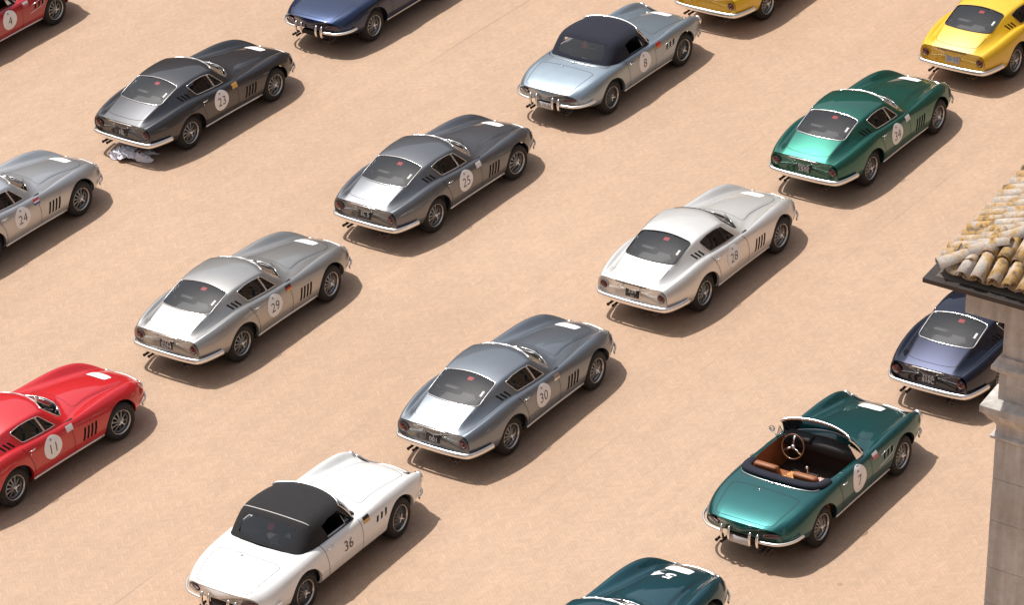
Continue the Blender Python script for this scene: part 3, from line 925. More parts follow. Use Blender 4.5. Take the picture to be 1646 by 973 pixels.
def build_roadster():
    S = Surf(mirror_net(GTS))
    loops, info = [], []
    def add(l, name, mat, off, flag=None):
        loops.append(np.asarray(l)); info.append((name, mat, off, flag))
    for sd_ in (1, -1):
        add(wheel_arch(S, 0, .325, .38, sd_), None, None, 0)
        add(wheel_arch(S, 2.40, .325, .378, sd_), None, None, 0)
    add(top_loop(S, [(.04, .44), (.17, .615), (.6, .665), (1.25, .668), (1.38, .55), (1.46, .3), (1.49, 0), (1.46, -.3), (1.38, -.55), (1.25, -.668), (.6, -.665), (.17, -.615), (.04, -.44), (.0, 0)], 5.3, .08, ur=(S.gu(2.5), S.gu(11))), None, None, 0)
    for sd_ in (1, -1):
        for x0 in (1.76, 1.87, 1.98):
            add(side_loop(S, [(x0, .595), (x0 + .035, .685 + (x0 - 1.76) * .12), (x0 + .085, .69 + (x0 - 1.76) * .12), (x0 + .05, .60 + (x0 - 1.76) * .1)], 1.6, 4.7, sd_, .008, .03), 'vent_slot', 'matt_black', -.014)
    UV, F, grp = S.trim(loops)
    body = S.submesh('body', UV, F[grp == -1])
    bvh = bvh_of(body)
    parts = [Part('body', body, 'paint')]
    B = parts[0]
    B.sub.append(Part('tail_panel', tail_panel(S, 1.0, .004, -.035, (-.9, .56)), 'paint'))
    for k, (nm, mt, off, fl) in enumerate(info):
        if nm: parts.append(Part(nm, S.submesh(nm, UV, F[grp == k], off), mt))
    for k, sd_ in ((0, 1), (1, 1), (2, -1), (3, -1)):
        B.sub.append(Part('arch_lip', arch_lip(S, loops[k], sd_).mesh('arch_lip'), 'paint'))
    # rolled cockpit edge
    edge = S.loop3(loops[4])
    n = len(edge)
    vv = [q for p in edge for q in (tuple(p), (p[0], p[1], p[2] - .05))]
    B.sub.append(Part('cockpit_edge', make_mesh('cockpit_edge', vv, [(2 * i, 2 * i + 1, 2 * ((i + 1) % n) + 1, 2 * ((i + 1) % n)) for i in range(n)]), 'trimpad'))
    for x in (0, 2.4):
        for sd_ in (1, -1):
            parts.append(Part('wheel_well', wheel_well(x, .325, .39, sd_).mesh('wheel_well'), 'matt_black'))
    fl = MB().box((1.2, 0, .26), (3.9, .82, .09)).box((1.2, 0, .268), (1.6, 1.44, .07))
    parts.append(Part('floor_pan', fl.mesh('floor_pan', False), 'matt_black'))
    cab = MB()
    cab.box((.75, 0, .325), (1.5, 1.38, .03))
    cab.box((1.49, 0, .58), (.04, 1.36, .5)).box((-.02, 0, .58), (.05, 1.36, .5))
    cab.box((.5, 0, .40), (1.1, .20, .16))
    parts.append(Part('cabin_lining', cab.mesh('cabin_lining', False), 'carpet'))
    for sd_ in (1, -1):
        dc = MB().box((.73, sd_ * .685, .59), (1.46, .03, .50))
        parts.append(Part('door_card', dc.mesh('door_card', False), 'seat'))
    parts += seat_parts('seat', .66, (-.34, .34), .36, .48)
    dash = round_box_mesh('dashboard', (.26, 1.30, .20), .06, 3, (1.37, 0, .80))
    bin_ = round_box_mesh('instrument_binnacle', (.20, .44, .09), .04, 3, (1.30, .36, .90))
    parts.append(Part('dashboard', dash, 'matt_black', sub=[Part('instrument_binnacle', bin_, 'matt_black')]))
    parts += steering_parts(1.08, .83)
    gl = MB().tube([(.93, .0, .45), (.92, .02, .62)], .008, n=6)
    gl.lathe([(.022, .62), (.028, .64), (.018, .665), (0, .668)], 'z', 10, (.92, .02, 0))
    parts.append(Part('gear_lever', gl.mesh('gear_lever'), 'chrome'))
    # windscreen
    W = Surf([[b_, tuple(.67 * np.array(b_) + .33 * np.array(t_) + np.array((.02, 0, .02))), tuple(.33 * np.array(b_) + .67 * np.array(t_) + np.array((.02, 0, .02))), t_] for b_, t_ in
              zip(WS_BASE + [(p[0], -p[1], p[2]) for p in WS_BASE[-2::-1]], WS_TOP + [(p[0], -p[1], p[2]) for p in WS_TOP[-2::-1]])], 1.6, .5)
    u, v = np.meshgrid(np.linspace(0, 1, 41), np.linspace(0, 1, 11), indexing='ij')
    P = W.ev(u.ravel(), v.ravel())
    ff = [(i * 11 + k, i * 11 + k + 1, (i + 1) * 11 + k + 1, (i + 1) * 11 + k) for i in range(40) for k in range(10)]
    if np.cross(P[ff[200][1]] - P[ff[200][0]], P[ff[200][2]] - P[ff[200][0]])[2] < 0: ff = [f_[::-1] for f_ in ff]
    border = [(t, 0.0) for t in np.linspace(0, 1, 41)] + [(1.0, t) for t in np.linspace(.1, .9, 8)] + [(t, 1.0) for t in np.linspace(1, 0, 41)] + [(0.0, t) for t in np.linspace(.9, .1, 8)]
    fr = MB().tube([tuple(q) for q in W.ev(np.array([b_[0] for b_ in border]), np.array([b_[1] for b_ in border]))], .012, .012, 6, closed=True)
    hd = MB().tube([tuple(q) for q in W.ev(np.linspace(0, 1, 41), np.ones(41))], .016, .026, 8)
    parts.append(Part('windscreen', make_mesh('windscreen', P, ff), 'window_glass', sub=[Part('screen_frame', fr.mesh('screen_frame'), 'chrome'), Part('header_rail', hd.mesh('header_rail'), 'chrome')]))
    for sd_ in (1, -1):
        q = [(1.10, sd_ * .60, 1.12), (1.34, sd_ * .70, .86), (1.16, sd_ * .705, .862)]
        qt = MB().tube(q, .008, n=6, closed=True, upv=(0, 1, 0))
        parts.append(Part('vent_window', make_mesh('vent_window', q, [(0, 1, 2) if sd_ < 0 else (2, 1, 0)]), 'window_glass', sub=[Part('window_trim', qt.mesh('window_trim'), 'chrome')]))
    # soft top
    T = [
     [(.16,.665,.872),(.10,.625,.876),(.065,.55,.885),(.045,.42,.895),(.03,.22,.905),(.025,0,.91)],
     [(.30,.715,.868),(.20,.68,.93),(.15,.59,.965),(.125,.44,.98),(.11,.22,.99),(.105,0,.995)],
     [(.45,.728,.866),(.37,.705,.99),(.31,.625,1.12),(.29,.46,1.145),(.28,.23,1.16),(.275,0,1.165)],
     [(.58,.732,.866),(.50,.715,1.02),(.42,.64,1.20),(.38,.47,1.235),(.37,.24,1.252),(.365,0,1.258)],
     [(.72,.735,.864),(.66,.72,1.04),(.58,.64,1.225),(.56,.47,1.27),(.55,.24,1.288),(.55,0,1.294)],
     [(.95,.735,.862),(.90,.72,1.04),(.86,.64,1.22),(.88,.47,1.268),(.90,.24,1.287),(.90,0,1.293)],
     [(1.18,.73,.858),(1.11,.705,1.02),(1.07,.63,1.195),(1.14,.46,1.243),(1.18,.24,1.264),(1.19,0,1.27)],
     [(1.36,.72,.855),(1.24,.67,1.0),(1.16,.605,1.178),(1.24,.43,1.232),(1.285,.23,1.25),(1.30,0,1.256)],
    ]
    TS = Surf([st + [(p[0], -p[1], p[2]) for p in st[-2::-1]] for st in T], 1.6, 2.2)
    tl = []
    for sd_ in (1, -1):
        tl.append(side_loop(TS, [(.70, .885), (.62, 1.10), (.80, 1.14), (1.06, 1.13), (1.13, 1.09), (1.31, .88)], .15, 2.4, sd_, .02, .03))
    tl.append(TS.inv(round_poly([(.455, 1.155), (.47, 1.165), (.47, 1.165), (.455, 1.155)][:0] or [(.47, 1.165), (.2, 1.18), (0, 1.183), (-.2, 1.18), (-.47, 1.165), (-.49, .955), (-.2, .943), (0, .94), (.2, .943), (.49, .955)], .06, 5, .04),
                     [1, 2], (TS.gu(0.2), TS.gu(3.6)), (TS.gv(2.0), 1 - TS.gv(2.0))))
    tUV, tF, tg = TS.trim(tl, 60, 60)
    topm = TS.submesh('soft_top', tUV, tF[tg == -1])
    parts.append(Part('soft_top', topm, 'top', flag='softtop', sub=[
        Part('rear_window', TS.submesh('rear_window', tUV, tF[tg == 2], -.002), 'window_glass')]))
    piping = MB().tube([tuple(q) for q in TS.loop3(np.stack([np.full(30, TS.gu(3.1)), np.linspace(TS.gv(2.2), 1 - TS.gv(2.2), 30)], 1), .006)], .008, n=6)
    parts.append(Part('roof_bow_trim', piping.mesh('roof_bow_trim'), 'pale_ink', flag='topbow'))
    tb = bvh_of(make_mesh('q', TS.ev(tUV[:, 0], tUV[:, 1]), tF[tg == 2]))
    g, ff = rect_grid(.10, .07, 3, 3)
    pp = []
    for a, b_ in g:
        h = tb.ray_cast(Vector((-2, -.04 + a, 1.12 + b_)), Vector((1, 0, 0)))
        pp.append((h[0] if h[0] else Vector((.3, a, 1.07 + b_))) + Vector((.008, 0, -.004)))
    parts.append(Part('red_sticker', make_mesh('red_sticker', pp, ff), 'red_vinyl', flag='softtop'))
    # folded hood of the open car
    fd = MB().tube(smooth_path([(.42, .655, .865), (.22, .635, .89), (.11, .55, .91), (.055, .35, .92), (.035, 0, .927), (.055, -.35, .92), (.11, -.55, .91), (.22, -.635, .89), (.42, -.655, .865)], 6), .075, .045, 10)
    parts.append(Part('folded_hood', fd.mesh('folded_hood'), 'top', flag='open'))
    st = MB().tube([tuple(q) for q in patch_top(bvh, smooth_path([(.12, .675), (.02, .60), (-.05, .38), (-.075, 0), (-.05, -.38), (.02, -.60), (.12, -.675)], 6) if False else [(p[0], p[1]) for p in smooth_path([(.12, .675, 0), (.02, .60, 0), (-.05, .38, 0), (-.075, 0, 0), (-.05, -.38, 0), (.02, -.60, 0), (.12, -.675, 0)], 6)], .006)], .010, .008, 6)
    st.lathe([(.03, 0), (.02, .012), (0, .016)], 'z', 10, (-.085, 0, .903))
    parts.append(Part('hood_strip', st.mesh('hood_strip'), 'chrome', flag='hoodstrip'))
    # brightwork
    for sd_ in (1, -1):
        rb = bumper([(-.60, sd_ * .835, .505), (-.76, sd_ * .80, .495), (-.89, sd_ * .72, .485), (-.985, sd_ * .60, .48), (-1.025, sd_ * .45, .48), (-1.04, sd_ * .31, .48)], .018, .026)
        ov = []
        for y in (.18, .31):
            m_ = MB().tube(smooth_path([(-1.015, sd_ * y, .37), (-1.055, sd_ * y, .41), (-1.065, sd_ * y, .49), (-1.05, sd_ * y, .56), (-1.02, sd_ * y, .585)], 4), .022, .026, 8, upv=(1, 0, 0))
            ov.append(Part('overrider', m_.mesh('overrider'), 'chrome'))
        parts.append(Part('rear_bumper', rb.mesh('rear_bumper'), 'bumper_chrome', sub=ov))
        fb = bumper([(2.90, sd_ * .785, .43), (3.02, sd_ * .745, .43), (3.12, sd_ * .65, .43), (3.21, sd_ * .50, .43), (3.28, sd_ * .36, .43)], .02, .036)
        parts.append(Part('front_bumper', fb.mesh('front_bumper'), 'bumper_chrome'))
        ss = MB().tube([tuple(q) for q in patch_on(bvh, [(x, .30) for x in np.linspace(.40, 2.0, 14)], sd_, .012)], .012, .016, 6)
        parts.append(Part('sill_strip', ss.mesh('sill_strip'), 'bumper_chrome', flag='sill'))
        vt = MB().tube([tuple(q) for q in patch_on(bvh, [(1.62, .545), (1.80, .568), (1.98, .592), (2.04, .605), (2.055, .65), (2.06, .72), (1.90, .71), (1.70, .695)], sd_, .006)], .006, n=5)
        parts.append(Part('vent_trim', vt.mesh('vent_trim'), 'chrome', flag='venttrim'))
        hp = patch_on(bvh, [(.56, .765), (.60, .767), (.66, .77), (.70, .772)], sd_, .0)
        hd = MB().tube([tuple(Vector(p) + Vector((0, sd_ * d_, 0))) for p, d_ in zip(hp, (.008, .03, .03, .008))], .009, .011, 6)
        parts.append(Part('door_handle', hd.mesh('door_handle'), 'chrome'))
        sm = S.ribbon(side_line(S, [(.475, .868), (.50, .78), (.535, .60), (.56, .42), (.56, .29)], .9, 6.3, sd_), .009)
        parts.append(Part('door_gap', sm.mesh('door_gap'), 'panel_gap'))
        sm = S.ribbon(side_line(S, [(1.40, .83), (1.42, .70), (1.42, .50), (1.41, .29)], .9, 5.4, sd_), .008)
        parts.append(Part('door_gap', sm.mesh('door_gap'), 'panel_gap'))
        lm = round_box_mesh('tail_lamp', (.05, .25, .055), .02, 3)
        bz = MB().tube([(-.022, .13 * math.cos(a), .032 * math.sin(a)) for a in np.linspace(0, 2 * math.pi, 24, endpoint=False)], .006, n=5, closed=True, upv=(1, 0, 0))
        parts.append(Part('tail_lamp', lm, 'tail_lens', (-.945, sd_ * .50, .585), (0, math.radians(6), -sd_ * math.radians(24)), sub=[Part('lamp_bezel', bz.mesh('lamp_bezel'), 'dull_aluminium')]))
        hl = MB().lathe([(.085, -.05), (.09, -.012), (.084, .004), (.06, .024), (.03, .034), (0, .036)], 'x', 24)
        hb = MB().lathe([(.082, .004), (.094, -.002), (.096, -.02), (.088, -.03)], 'x', 24)
        parts.append(Part('headlamp', hl.mesh('headlamp'), 'lamp_glass', (3.125, sd_ * .635, .64), (0, 0, sd_ * math.radians(6)), sub=[Part('lamp_bezel', hb.mesh('lamp_bezel'), 'chrome')]))
        ex = MB()
        for dy in (-.045, .045):
            ex.lathe([(.022, .02), (.022, -.13), (.027, -.165), (.023, -.16), (.018, -.10), (0, -.09)], 'x', 12, (-.86, sd_ * .38 + dy, .285))
        parts.append(Part('exhaust_tips', ex.mesh('exhaust_tips'), 'exhaust_metal'))
    mm = MB().lathe([(.052, .0), (.05, .018), (.03, .03), (0, .032)], 'x', 16, (1.19, .80, .965))
    mm.tube([(1.20, .725, .86), (1.205, .77, .92), (1.20, .80, .95)], .008, n=6)
    parts.append(Part('door_mirror', mm.mesh('door_mirror'), 'chrome', flag='mirror'))
    gf, gm = nose_grille(S)
    parts.append(Part('grille', gm.mesh('grille'), 'matt_black', sub=[Part('grille_frame', gf.mesh('grille_frame'), 'chrome')]))
    ln = S.ribbon(top_line(S, [(-.25, 0), (-.25, .3), (-.27, .55), (-.40, .575), (-.75, .525), (-.93, .46), (-.965, .25), (-.97, 0), (-.965, -.25), (-.93, -.46), (-.75, -.525), (-.40, -.575), (-.27, -.55), (-.25, -.3), (-.25, 0)], 5.2, ur=(0.004, S.gu(6))), .008)
    parts.append(Part('boot_gap', ln.mesh('boot_gap'), 'panel_gap'))
    ln = S.ribbon(top_line(S, [(1.78, .50), (2.1, .47), (2.5, .44), (2.85, .42), (3.05, .36), (3.12, 0), (3.05, -.36), (2.85, -.42), (2.5, -.44), (2.1, -.47), (1.78, -.50), (1.80, -.25), (1.81, 0), (1.80, .25), (1.78, .50)], 5.5, ur=(S.gu(8), S.gu(16))), .007)
    parts.append(Part('bonnet_gap', ln.mesh('bonnet_gap'), 'panel_gap'))
    bh = MB().lathe([(.02, 0), (.018, .01), (0, .014)], 'z', 10, (-.30, .10, .878))
    parts.append(Part('boot_lock', bh.mesh('boot_lock'), 'chrome'))
    parts += wheel_parts()
    return S, bvh, parts

GTS_S, GTS_BVH, GTS_PARTS = build_roadster()

# ------------------------------------------------------------------ ground: herringbone brick, bricks far below 10 pixels
HEAD = .925
def nd(n, typ, op=None, **kw):
    x = n.new(typ)
    if op: x.operation = op
    for k, v in kw.items(): x.inputs[int(k[1:])].default_value = v
    return x

def ground_material():
    m, n, l, b = new_mat('herringbone_brick')
    tc = n.new('ShaderNodeTexCoord')
    mp = n.new('ShaderNodeMapping')
    mp.inputs['Rotation'].default_value = (0, 0, -HEAD)
    l.new(tc.outputs['Object'], mp.inputs['Vector'])
    # slight waviness of the courses
    wv = n.new('ShaderNodeTexNoise'); wv.inputs['Scale'].default_value = .35
    l.new(mp.outputs[0], wv.inputs['Vector'])
    ws = nd(n, 'ShaderNodeVectorMath', 'SCALE'); ws.inputs['Scale'].default_value = .12
    l.new(wv.outputs['Color'], ws.inputs[0])
    ad = nd(n, 'ShaderNodeVectorMath', 'ADD')
    l.new(mp.outputs[0], ad.inputs[0]); l.new(ws.outputs[0], ad.inputs[1])
    sp = n.new('ShaderNodeSeparateXYZ'); l.new(ad.outputs[0], sp.inputs[0])
    A, B = sp.outputs[0], sp.outputs[1]
    def mth(op, a, bb=None, c=None):
        x = n.new('ShaderNodeMath'); x.operation = op
        for i, v in enumerate((a, bb, c)):
            if v is None: continue
            if isinstance(v, (int, float)): x.inputs[i].default_value = v
            else: l.new(v, x.inputs[i])
        return x.outputs[0]
    row = mth('FLOOR', mth('DIVIDE', B, .15))
    sgn = mth('SUBTRACT', mth('MULTIPLY', mth('MODULO', mth('ABSOLUTE', row), 2.0), 2.0), 1.0)
    q = mth('DIVIDE', mth('ADD', mth('MULTIPLY', A, .75), mth('MULTIPLY', mth('MULTIPLY', B, .66), sgn)), .058)
    fr = mth('FRACT', q)
    joint = mth('LESS_THAN', fr, .22)
    rowf = mth('FRACT', mth('DIVIDE', B, .15))
    rjoint = mth('LESS_THAN', rowf, .07)
    jm = mth('MAXIMUM', joint, rjoint)
    cmb = n.new('ShaderNodeCombineXYZ')
    l.new(mth('FLOOR', q), cmb.inputs[0]); l.new(row, cmb.inputs[1])
    wn_ = n.new('ShaderNodeTexWhiteNoise'); wn_.noise_dimensions = '2D'
    l.new(cmb.outputs[0], wn_.inputs['Vector'])
    big = n.new('ShaderNodeTexNoise'); big.inputs['Scale'].default_value = .16; big.inputs['Detail'].default_value = 5; big.inputs['Roughness'].default_value = .6
    l.new(tc.outputs['Object'], big.inputs['Vector'])
    med = n.new('ShaderNodeTexNoise'); med.inputs['Scale'].default_value = 1.6; med.inputs['Detail'].default_value = 6; med.inputs['Roughness'].default_value = .7
    l.new(mp.outputs[0], med.inputs['Vector'])
    fine = n.new('ShaderNodeTexNoise'); fine.inputs['Scale'].default_value = 14; fine.inputs['Detail'].default_value = 4
    l.new(mp.outputs[0], fine.inputs['Vector'])
    ramp = n.new('ShaderNodeValToRGB')
    ramp.color_ramp.elements[0].position = .28; ramp.color_ramp.elements[0].color = (*GROUND_A, 1)
    ramp.color_ramp.elements[1].position = .74; ramp.color_ramp.elements[1].color = (*GROUND_B, 1)
    l.new(big.outputs['Fac'], ramp.inputs[0])
    v = mth('ADD', 1.0, mth('MULTIPLY', mth('SUBTRACT', wn_.outputs['Value'], .5), .09))
    v = mth('MULTIPLY', v, mth('ADD', .91, mth('MULTIPLY', med.outputs['Fac'], .18)))
    v = mth('MULTIPLY', v, mth('ADD', .86, mth('MULTIPLY', fine.outputs['Fac'], .28)))
    v = mth('MULTIPLY', v, mth('SUBTRACT', 1.0, mth('MULTIPLY', jm, .10)))
    # faint streaks where tyres and water run along the slope
    smp = n.new('ShaderNodeMapping'); smp.inputs['Scale'].default_value = (.22, 2.2, 1)
    l.new(mp.outputs[0], smp.inputs['Vector'])
    st = n.new('ShaderNodeTexNoise'); st.inputs['Scale'].default_value = 1.0; st.inputs['Detail'].default_value = 5; st.inputs['Roughness'].default_value = .6
    l.new(smp.outputs[0], st.inputs['Vector'])
    v = mth('MULTIPLY', v, mth('ADD', .90, mth('MULTIPLY', st.outputs['Fac'], .20)))
    # long drain joints between the brick fields, broken by dirt
    lf = mth('ABSOLUTE', mth('SUBTRACT', mth('FRACT', mth('DIVIDE', mth('ADD', B, 1.3), 3.7)), .5))
    ln = mth('LESS_THAN', lf, .0042)
    gate = n.new('ShaderNodeTexNoise'); gate.inputs['Scale'].default_value = .45; gate.inputs['Detail'].default_value = 3
    l.new(mp.outputs[0], gate.inputs['Vector'])
    ln = mth('MULTIPLY', ln, mth('SMOOTH_MIN', mth('MULTIPLY', mth('MAXIMUM', mth('SUBTRACT', gate.outputs['Fac'], .50), 0.0), 6.0), 1.0, .1))
    v = mth('MULTIPLY', v, mth('SUBTRACT', 1.0, mth('MULTIPLY', ln, .22)))
    # scattered dark droppings and stains
    vo = n.new('ShaderNodeTexVoronoi'); vo.inputs['Scale'].default_value = .55
    l.new(tc.outputs['Object'], vo.inputs['Vector'])
    spot = mth('LESS_THAN', vo.outputs['Distance'], .035)
    v = mth('MULTIPLY', v, mth('SUBTRACT', 1.0, mth('MULTIPLY', spot, .22)))
    mx = n.new('ShaderNodeVectorMath'); mx.operation = 'SCALE'
    l.new(ramp.outputs[0], mx.inputs[0]); l.new(v, mx.inputs['Scale'])
    l.new(mx.outputs[0], b.inputs['Base Color'])
    b.inputs['Roughness'].default_value = .62
    b.inputs['Specular IOR Level'].default_value = .5
    bp = n.new('ShaderNodeBump'); bp.inputs['Strength'].default_value = .22; bp.inputs['Distance'].default_value = .004
    l.new(mth('ADD', mth('MULTIPLY', jm, -1.0), mth('MULTIPLY', fine.outputs['Fac'], .7)), bp.inputs['Height'])
    l.new(bp.outputs[0], b.inputs['Normal'])
    return m
GROUND_A, GROUND_B = (.44, .288, .190), (.485, .328, .224)
gm = make_mesh('ground', [(-900, -300, 0), (900, -300, 0), (900, 1500, 0), (-900, 1500, 0)], [(0, 1, 2, 3)], False)
ground = link_obj('ground', gm, ground_material())
tag(ground, kind='structure')

# ------------------------------------------------------------------ stone loggia with clay tile roof, right edge
def stone_material(name, col, var=.25):
    m, n, l, b = new_mat(name)
    tc = n.new('ShaderNodeTexCoord')
    a = n.new('ShaderNodeTexNoise'); a.inputs['Scale'].default_value = 1.3; a.inputs['Detail'].default_value = 8; a.inputs['Roughness'].default_value = .65
    f = n.new('ShaderNodeTexNoise'); f.inputs['Scale'].default_value = 9; f.inputs['Detail'].default_value = 6; f.inputs['Roughness'].default_value = .7
    l.new(tc.outputs['Object'], a.inputs['Vector']); l.new(tc.outputs['Object'], f.inputs['Vector'])
    r = n.new('ShaderNodeValToRGB')
    e = r.color_ramp.elements
    e[0].position, e[0].color = .30, (*[c * (1 - var * 1.6) for c in col], 1)
    e[1].position, e[1].color = .62, (*col, 1)
    x = e.new(.45); x.color = (col[0] * .88, col[1] * .83, col[2] * .78, 1)
    x = e.new(.85); x.color = (*[min(1, c * 1.2) for c in col], 1)
    mx = n.new('ShaderNodeMix'); mx.data_type = 'FLOAT'; mx.inputs[0].default_value = .5
    l.new(a.outputs['Fac'], mx.inputs[2]); l.new(f.outputs['Fac'], mx.inputs[3])
    l.new(mx.outputs[0], r.inputs[0])
    sm_ = n.new('ShaderNodeMapping'); sm_.inputs['Scale'].default_value = (6, 6, .5)
    l.new(tc.outputs['Object'], sm_.inputs['Vector'])
    sn = n.new('ShaderNodeTexNoise'); sn.inputs['Scale'].default_value = 1.2; sn.inputs['Detail'].default_value = 6
    l.new(sm_.outputs[0], sn.inputs['Vector'])
    sr = n.new('ShaderNodeMapRange'); sr.inputs['From Min'].default_value = .38; sr.inputs['From Max'].default_value = .62
    sr.inputs['To Min'].default_value = .80; sr.inputs['To Max'].default_value = 1.08
    l.new(sn.outputs['Fac'], sr.inputs['Value'])
    sv = n.new('ShaderNodeVectorMath'); sv.operation = 'SCALE'
    l.new(r.outputs[0], sv.inputs[0]); l.new(sr.outputs[0], sv.inputs['Scale'])
    l.new(sv.outputs[0], b.inputs['Base Color'])
    b.inputs['Roughness'].default_value = .85
    bp = n.new('ShaderNodeBump'); bp.inputs['Strength'].default_value = .4; bp.inputs['Distance'].default_value = .02
    l.new(f.outputs['Fac'], bp.inputs['Height']); l.new(bp.outputs[0], b.inputs['Normal'])
    return m
stone = stone_material('weathered_stone', (.60, .585, .565), .22)
metal_sheet = simple('eaves_sheet', (.055, .045, .042), .5, .3, noise=.3, nscale=6)

def tile_material():
    m, n, l, b = new_mat('lichen_clay_tile')
    oi = n.new('ShaderNodeObjectInfo')
    tc = n.new('ShaderNodeTexCoord')
    ad = n.new('ShaderNodeVectorMath'); ad.operation = 'ADD'
    sc = n.new('ShaderNodeVectorMath'); sc.operation = 'SCALE'; sc.inputs[0].default_value = (37, 91, 13)
    l.new(oi.outputs['Random'], sc.inputs['Scale'])
    l.new(tc.outputs['Object'], ad.inputs[0]); l.new(sc.outputs[0], ad.inputs[1])
    a = n.new('ShaderNodeTexNoise'); a.inputs['Scale'].default_value = 5.5; a.inputs['Detail'].default_value = 6; a.inputs['Roughness'].default_value = .62
    f = n.new('ShaderNodeTexNoise'); f.inputs['Scale'].default_value = 26; f.inputs['Detail'].default_value = 5
    l.new(ad.outputs[0], a.inputs['Vector']); l.new(ad.outputs[0], f.inputs['Vector'])
    r = n.new('ShaderNodeValToRGB'); e = r.color_ramp.elements
    e[0].position, e[0].color = .30, (.09, .07, .05, 1)
    e[1].position, e[1].color = .80, (.52, .46, .40, 1)
    for p, c in ((.38, (.24, .16, .09)), (.44, (.46, .27, .07)), (.50, (.40, .28, .18)), (.57, (.50, .41, .33)), (.64, (.36, .33, .30)), (.71, (.52, .44, .37))):
        x = e.new(p); x.color = (*c, 1)
    mth = n.new('ShaderNodeMath'); mth.operation = 'MULTIPLY_ADD'
    l.new(oi.outputs['Random'], mth.inputs[0]); mth.inputs[1].default_value = .20
    l.new(a.outputs['Fac'], mth.inputs[2])
    m2 = n.new('ShaderNodeMath'); m2.operation = 'SUBTRACT'; m2.inputs[1].default_value = .08
    l.new(mth.outputs[0], m2.inputs[0])
    m3 = n.new('ShaderNodeMath'); m3.operation = 'MULTIPLY_ADD'; m3.inputs[1].default_value = .22
    l.new(f.outputs['Fac'], m3.inputs[0]); l.new(m2.outputs[0], m3.inputs[2])
    m4 = n.new('ShaderNodeMath'); m4.operation = 'SUBTRACT'; m4.inputs[1].default_value = .125
    l.new(m3.outputs[0], m4.inputs[0])
    l.new(m4.outputs[0], r.inputs[0])
    l.new(r.outputs[0], b.inputs['Base Color'])
    b.inputs['Roughness'].default_value = .9
    bp = n.new('ShaderNodeBump'); bp.inputs['Strength'].default_value = .5; bp.inputs['Distance'].default_value = .01
    l.new(f.outputs['Fac'], bp.inputs['Height']); l.new(bp.outputs[0], b.inputs['Normal'])
    return m
tile_m = tile_material()

LA = np.array([4.8848, 40.3172, 9.0])
E1 = np.array([math.cos(math.radians(-33)), math.sin(math.radians(-33)), 0])
E2 = np.array([math.cos(math.radians(62)), math.sin(math.radians(62)), 0])
ORG = LA * np.array([1, 1, 0])
def L3(s_, t_, z): return s_ * E1 + t_ * E2 + np.array([0, 0, z])
def lprism(mb, s0, s1, t0, t1, z0, z1):
    vv = [L3(s_, t_, z) for z in (z0, z1) for s_, t_ in ((s0, t0), (s1, t0), (s1, t1), (s0, t1))]
    return mb.add(vv, [(3, 2, 1, 0), (4, 5, 6, 7), (0, 1, 5, 4), (1, 2, 6, 5), (2, 3, 7, 6), (3, 0, 4, 7)])
def lmould(mb, s0, t0, w, prof):
    """square moulding round a pier of side w whose corner is (s0, t0): prof = [(outset, z)...]"""
    vv = []
    for o_, z in prof:
        for s_, t_ in ((s0 - o_, t0 - o_), (s0 + w + o_, t0 - o_), (s0 + w + o_, t0 + w + o_), (s0 - o_, t0 + w + o_)):
            vv.append(L3(s_, t_, z))
    k = len(prof)
    ff = [(i * 4 + q, i * 4 + (q + 1) % 4, i * 4 + 4 + (q + 1) % 4, i * 4 + 4 + q) for i in range(k - 1) for q in range(4)]
    ff += [(3, 2, 1, 0), tuple((k - 1) * 4 + q for q in range(4))]
    return mb.add(vv, ff)

log = empty('stone_loggia', tuple(ORG))
# the square slopes: the loggia's plumb line is turned against the paving the cars stand on
cen = Vector((0, 0, CAM_H))
rotm = Matrix.Rotation(ROLL, 4, -fw) if False else Matrix.Rotation(-ROLL, 4, fw)
log.matrix_world = Matrix.Translation(cen) @ rotm @ Matrix.Translation(-cen) @ Matrix.Translation(Vector(ORG))
tag(log, 'weathered stone loggia with lichen-covered clay roof tiles at the right edge', 'loggia')
RS, RT = 5.2, 5.2
m_ = lprism(MB(), 0, RS, 0, RT, 8.945, 9.0)
link_obj('eaves_sheet', m_.mesh('eaves_sheet', False), metal_sheet, log)
for s0, s1, t0, t1 in ((.42, RS - .42, .42, .92), (.42, RS - .42, RT - .92, RT - .42), (.42, .92, .923, RT - .923), (RS - .92, RS - .42, .923, RT - .923)):
    mb = lprism(MB(), s0, s1, t0, t1, 8.46, 8.84)
    bo = link_obj('beam', mb.mesh('beam', False), stone, log)
    link_obj('beam_fillet', lprism(MB(), s0 - .03, s1 + .03, t0 - .03 if t0 < .5 else t0 + .005, t1 + .03 if t1 > RT - .5 else t1 - .005, 8.842, 8.943).mesh('beam_fillet', False), stone, bo)
PW = .78
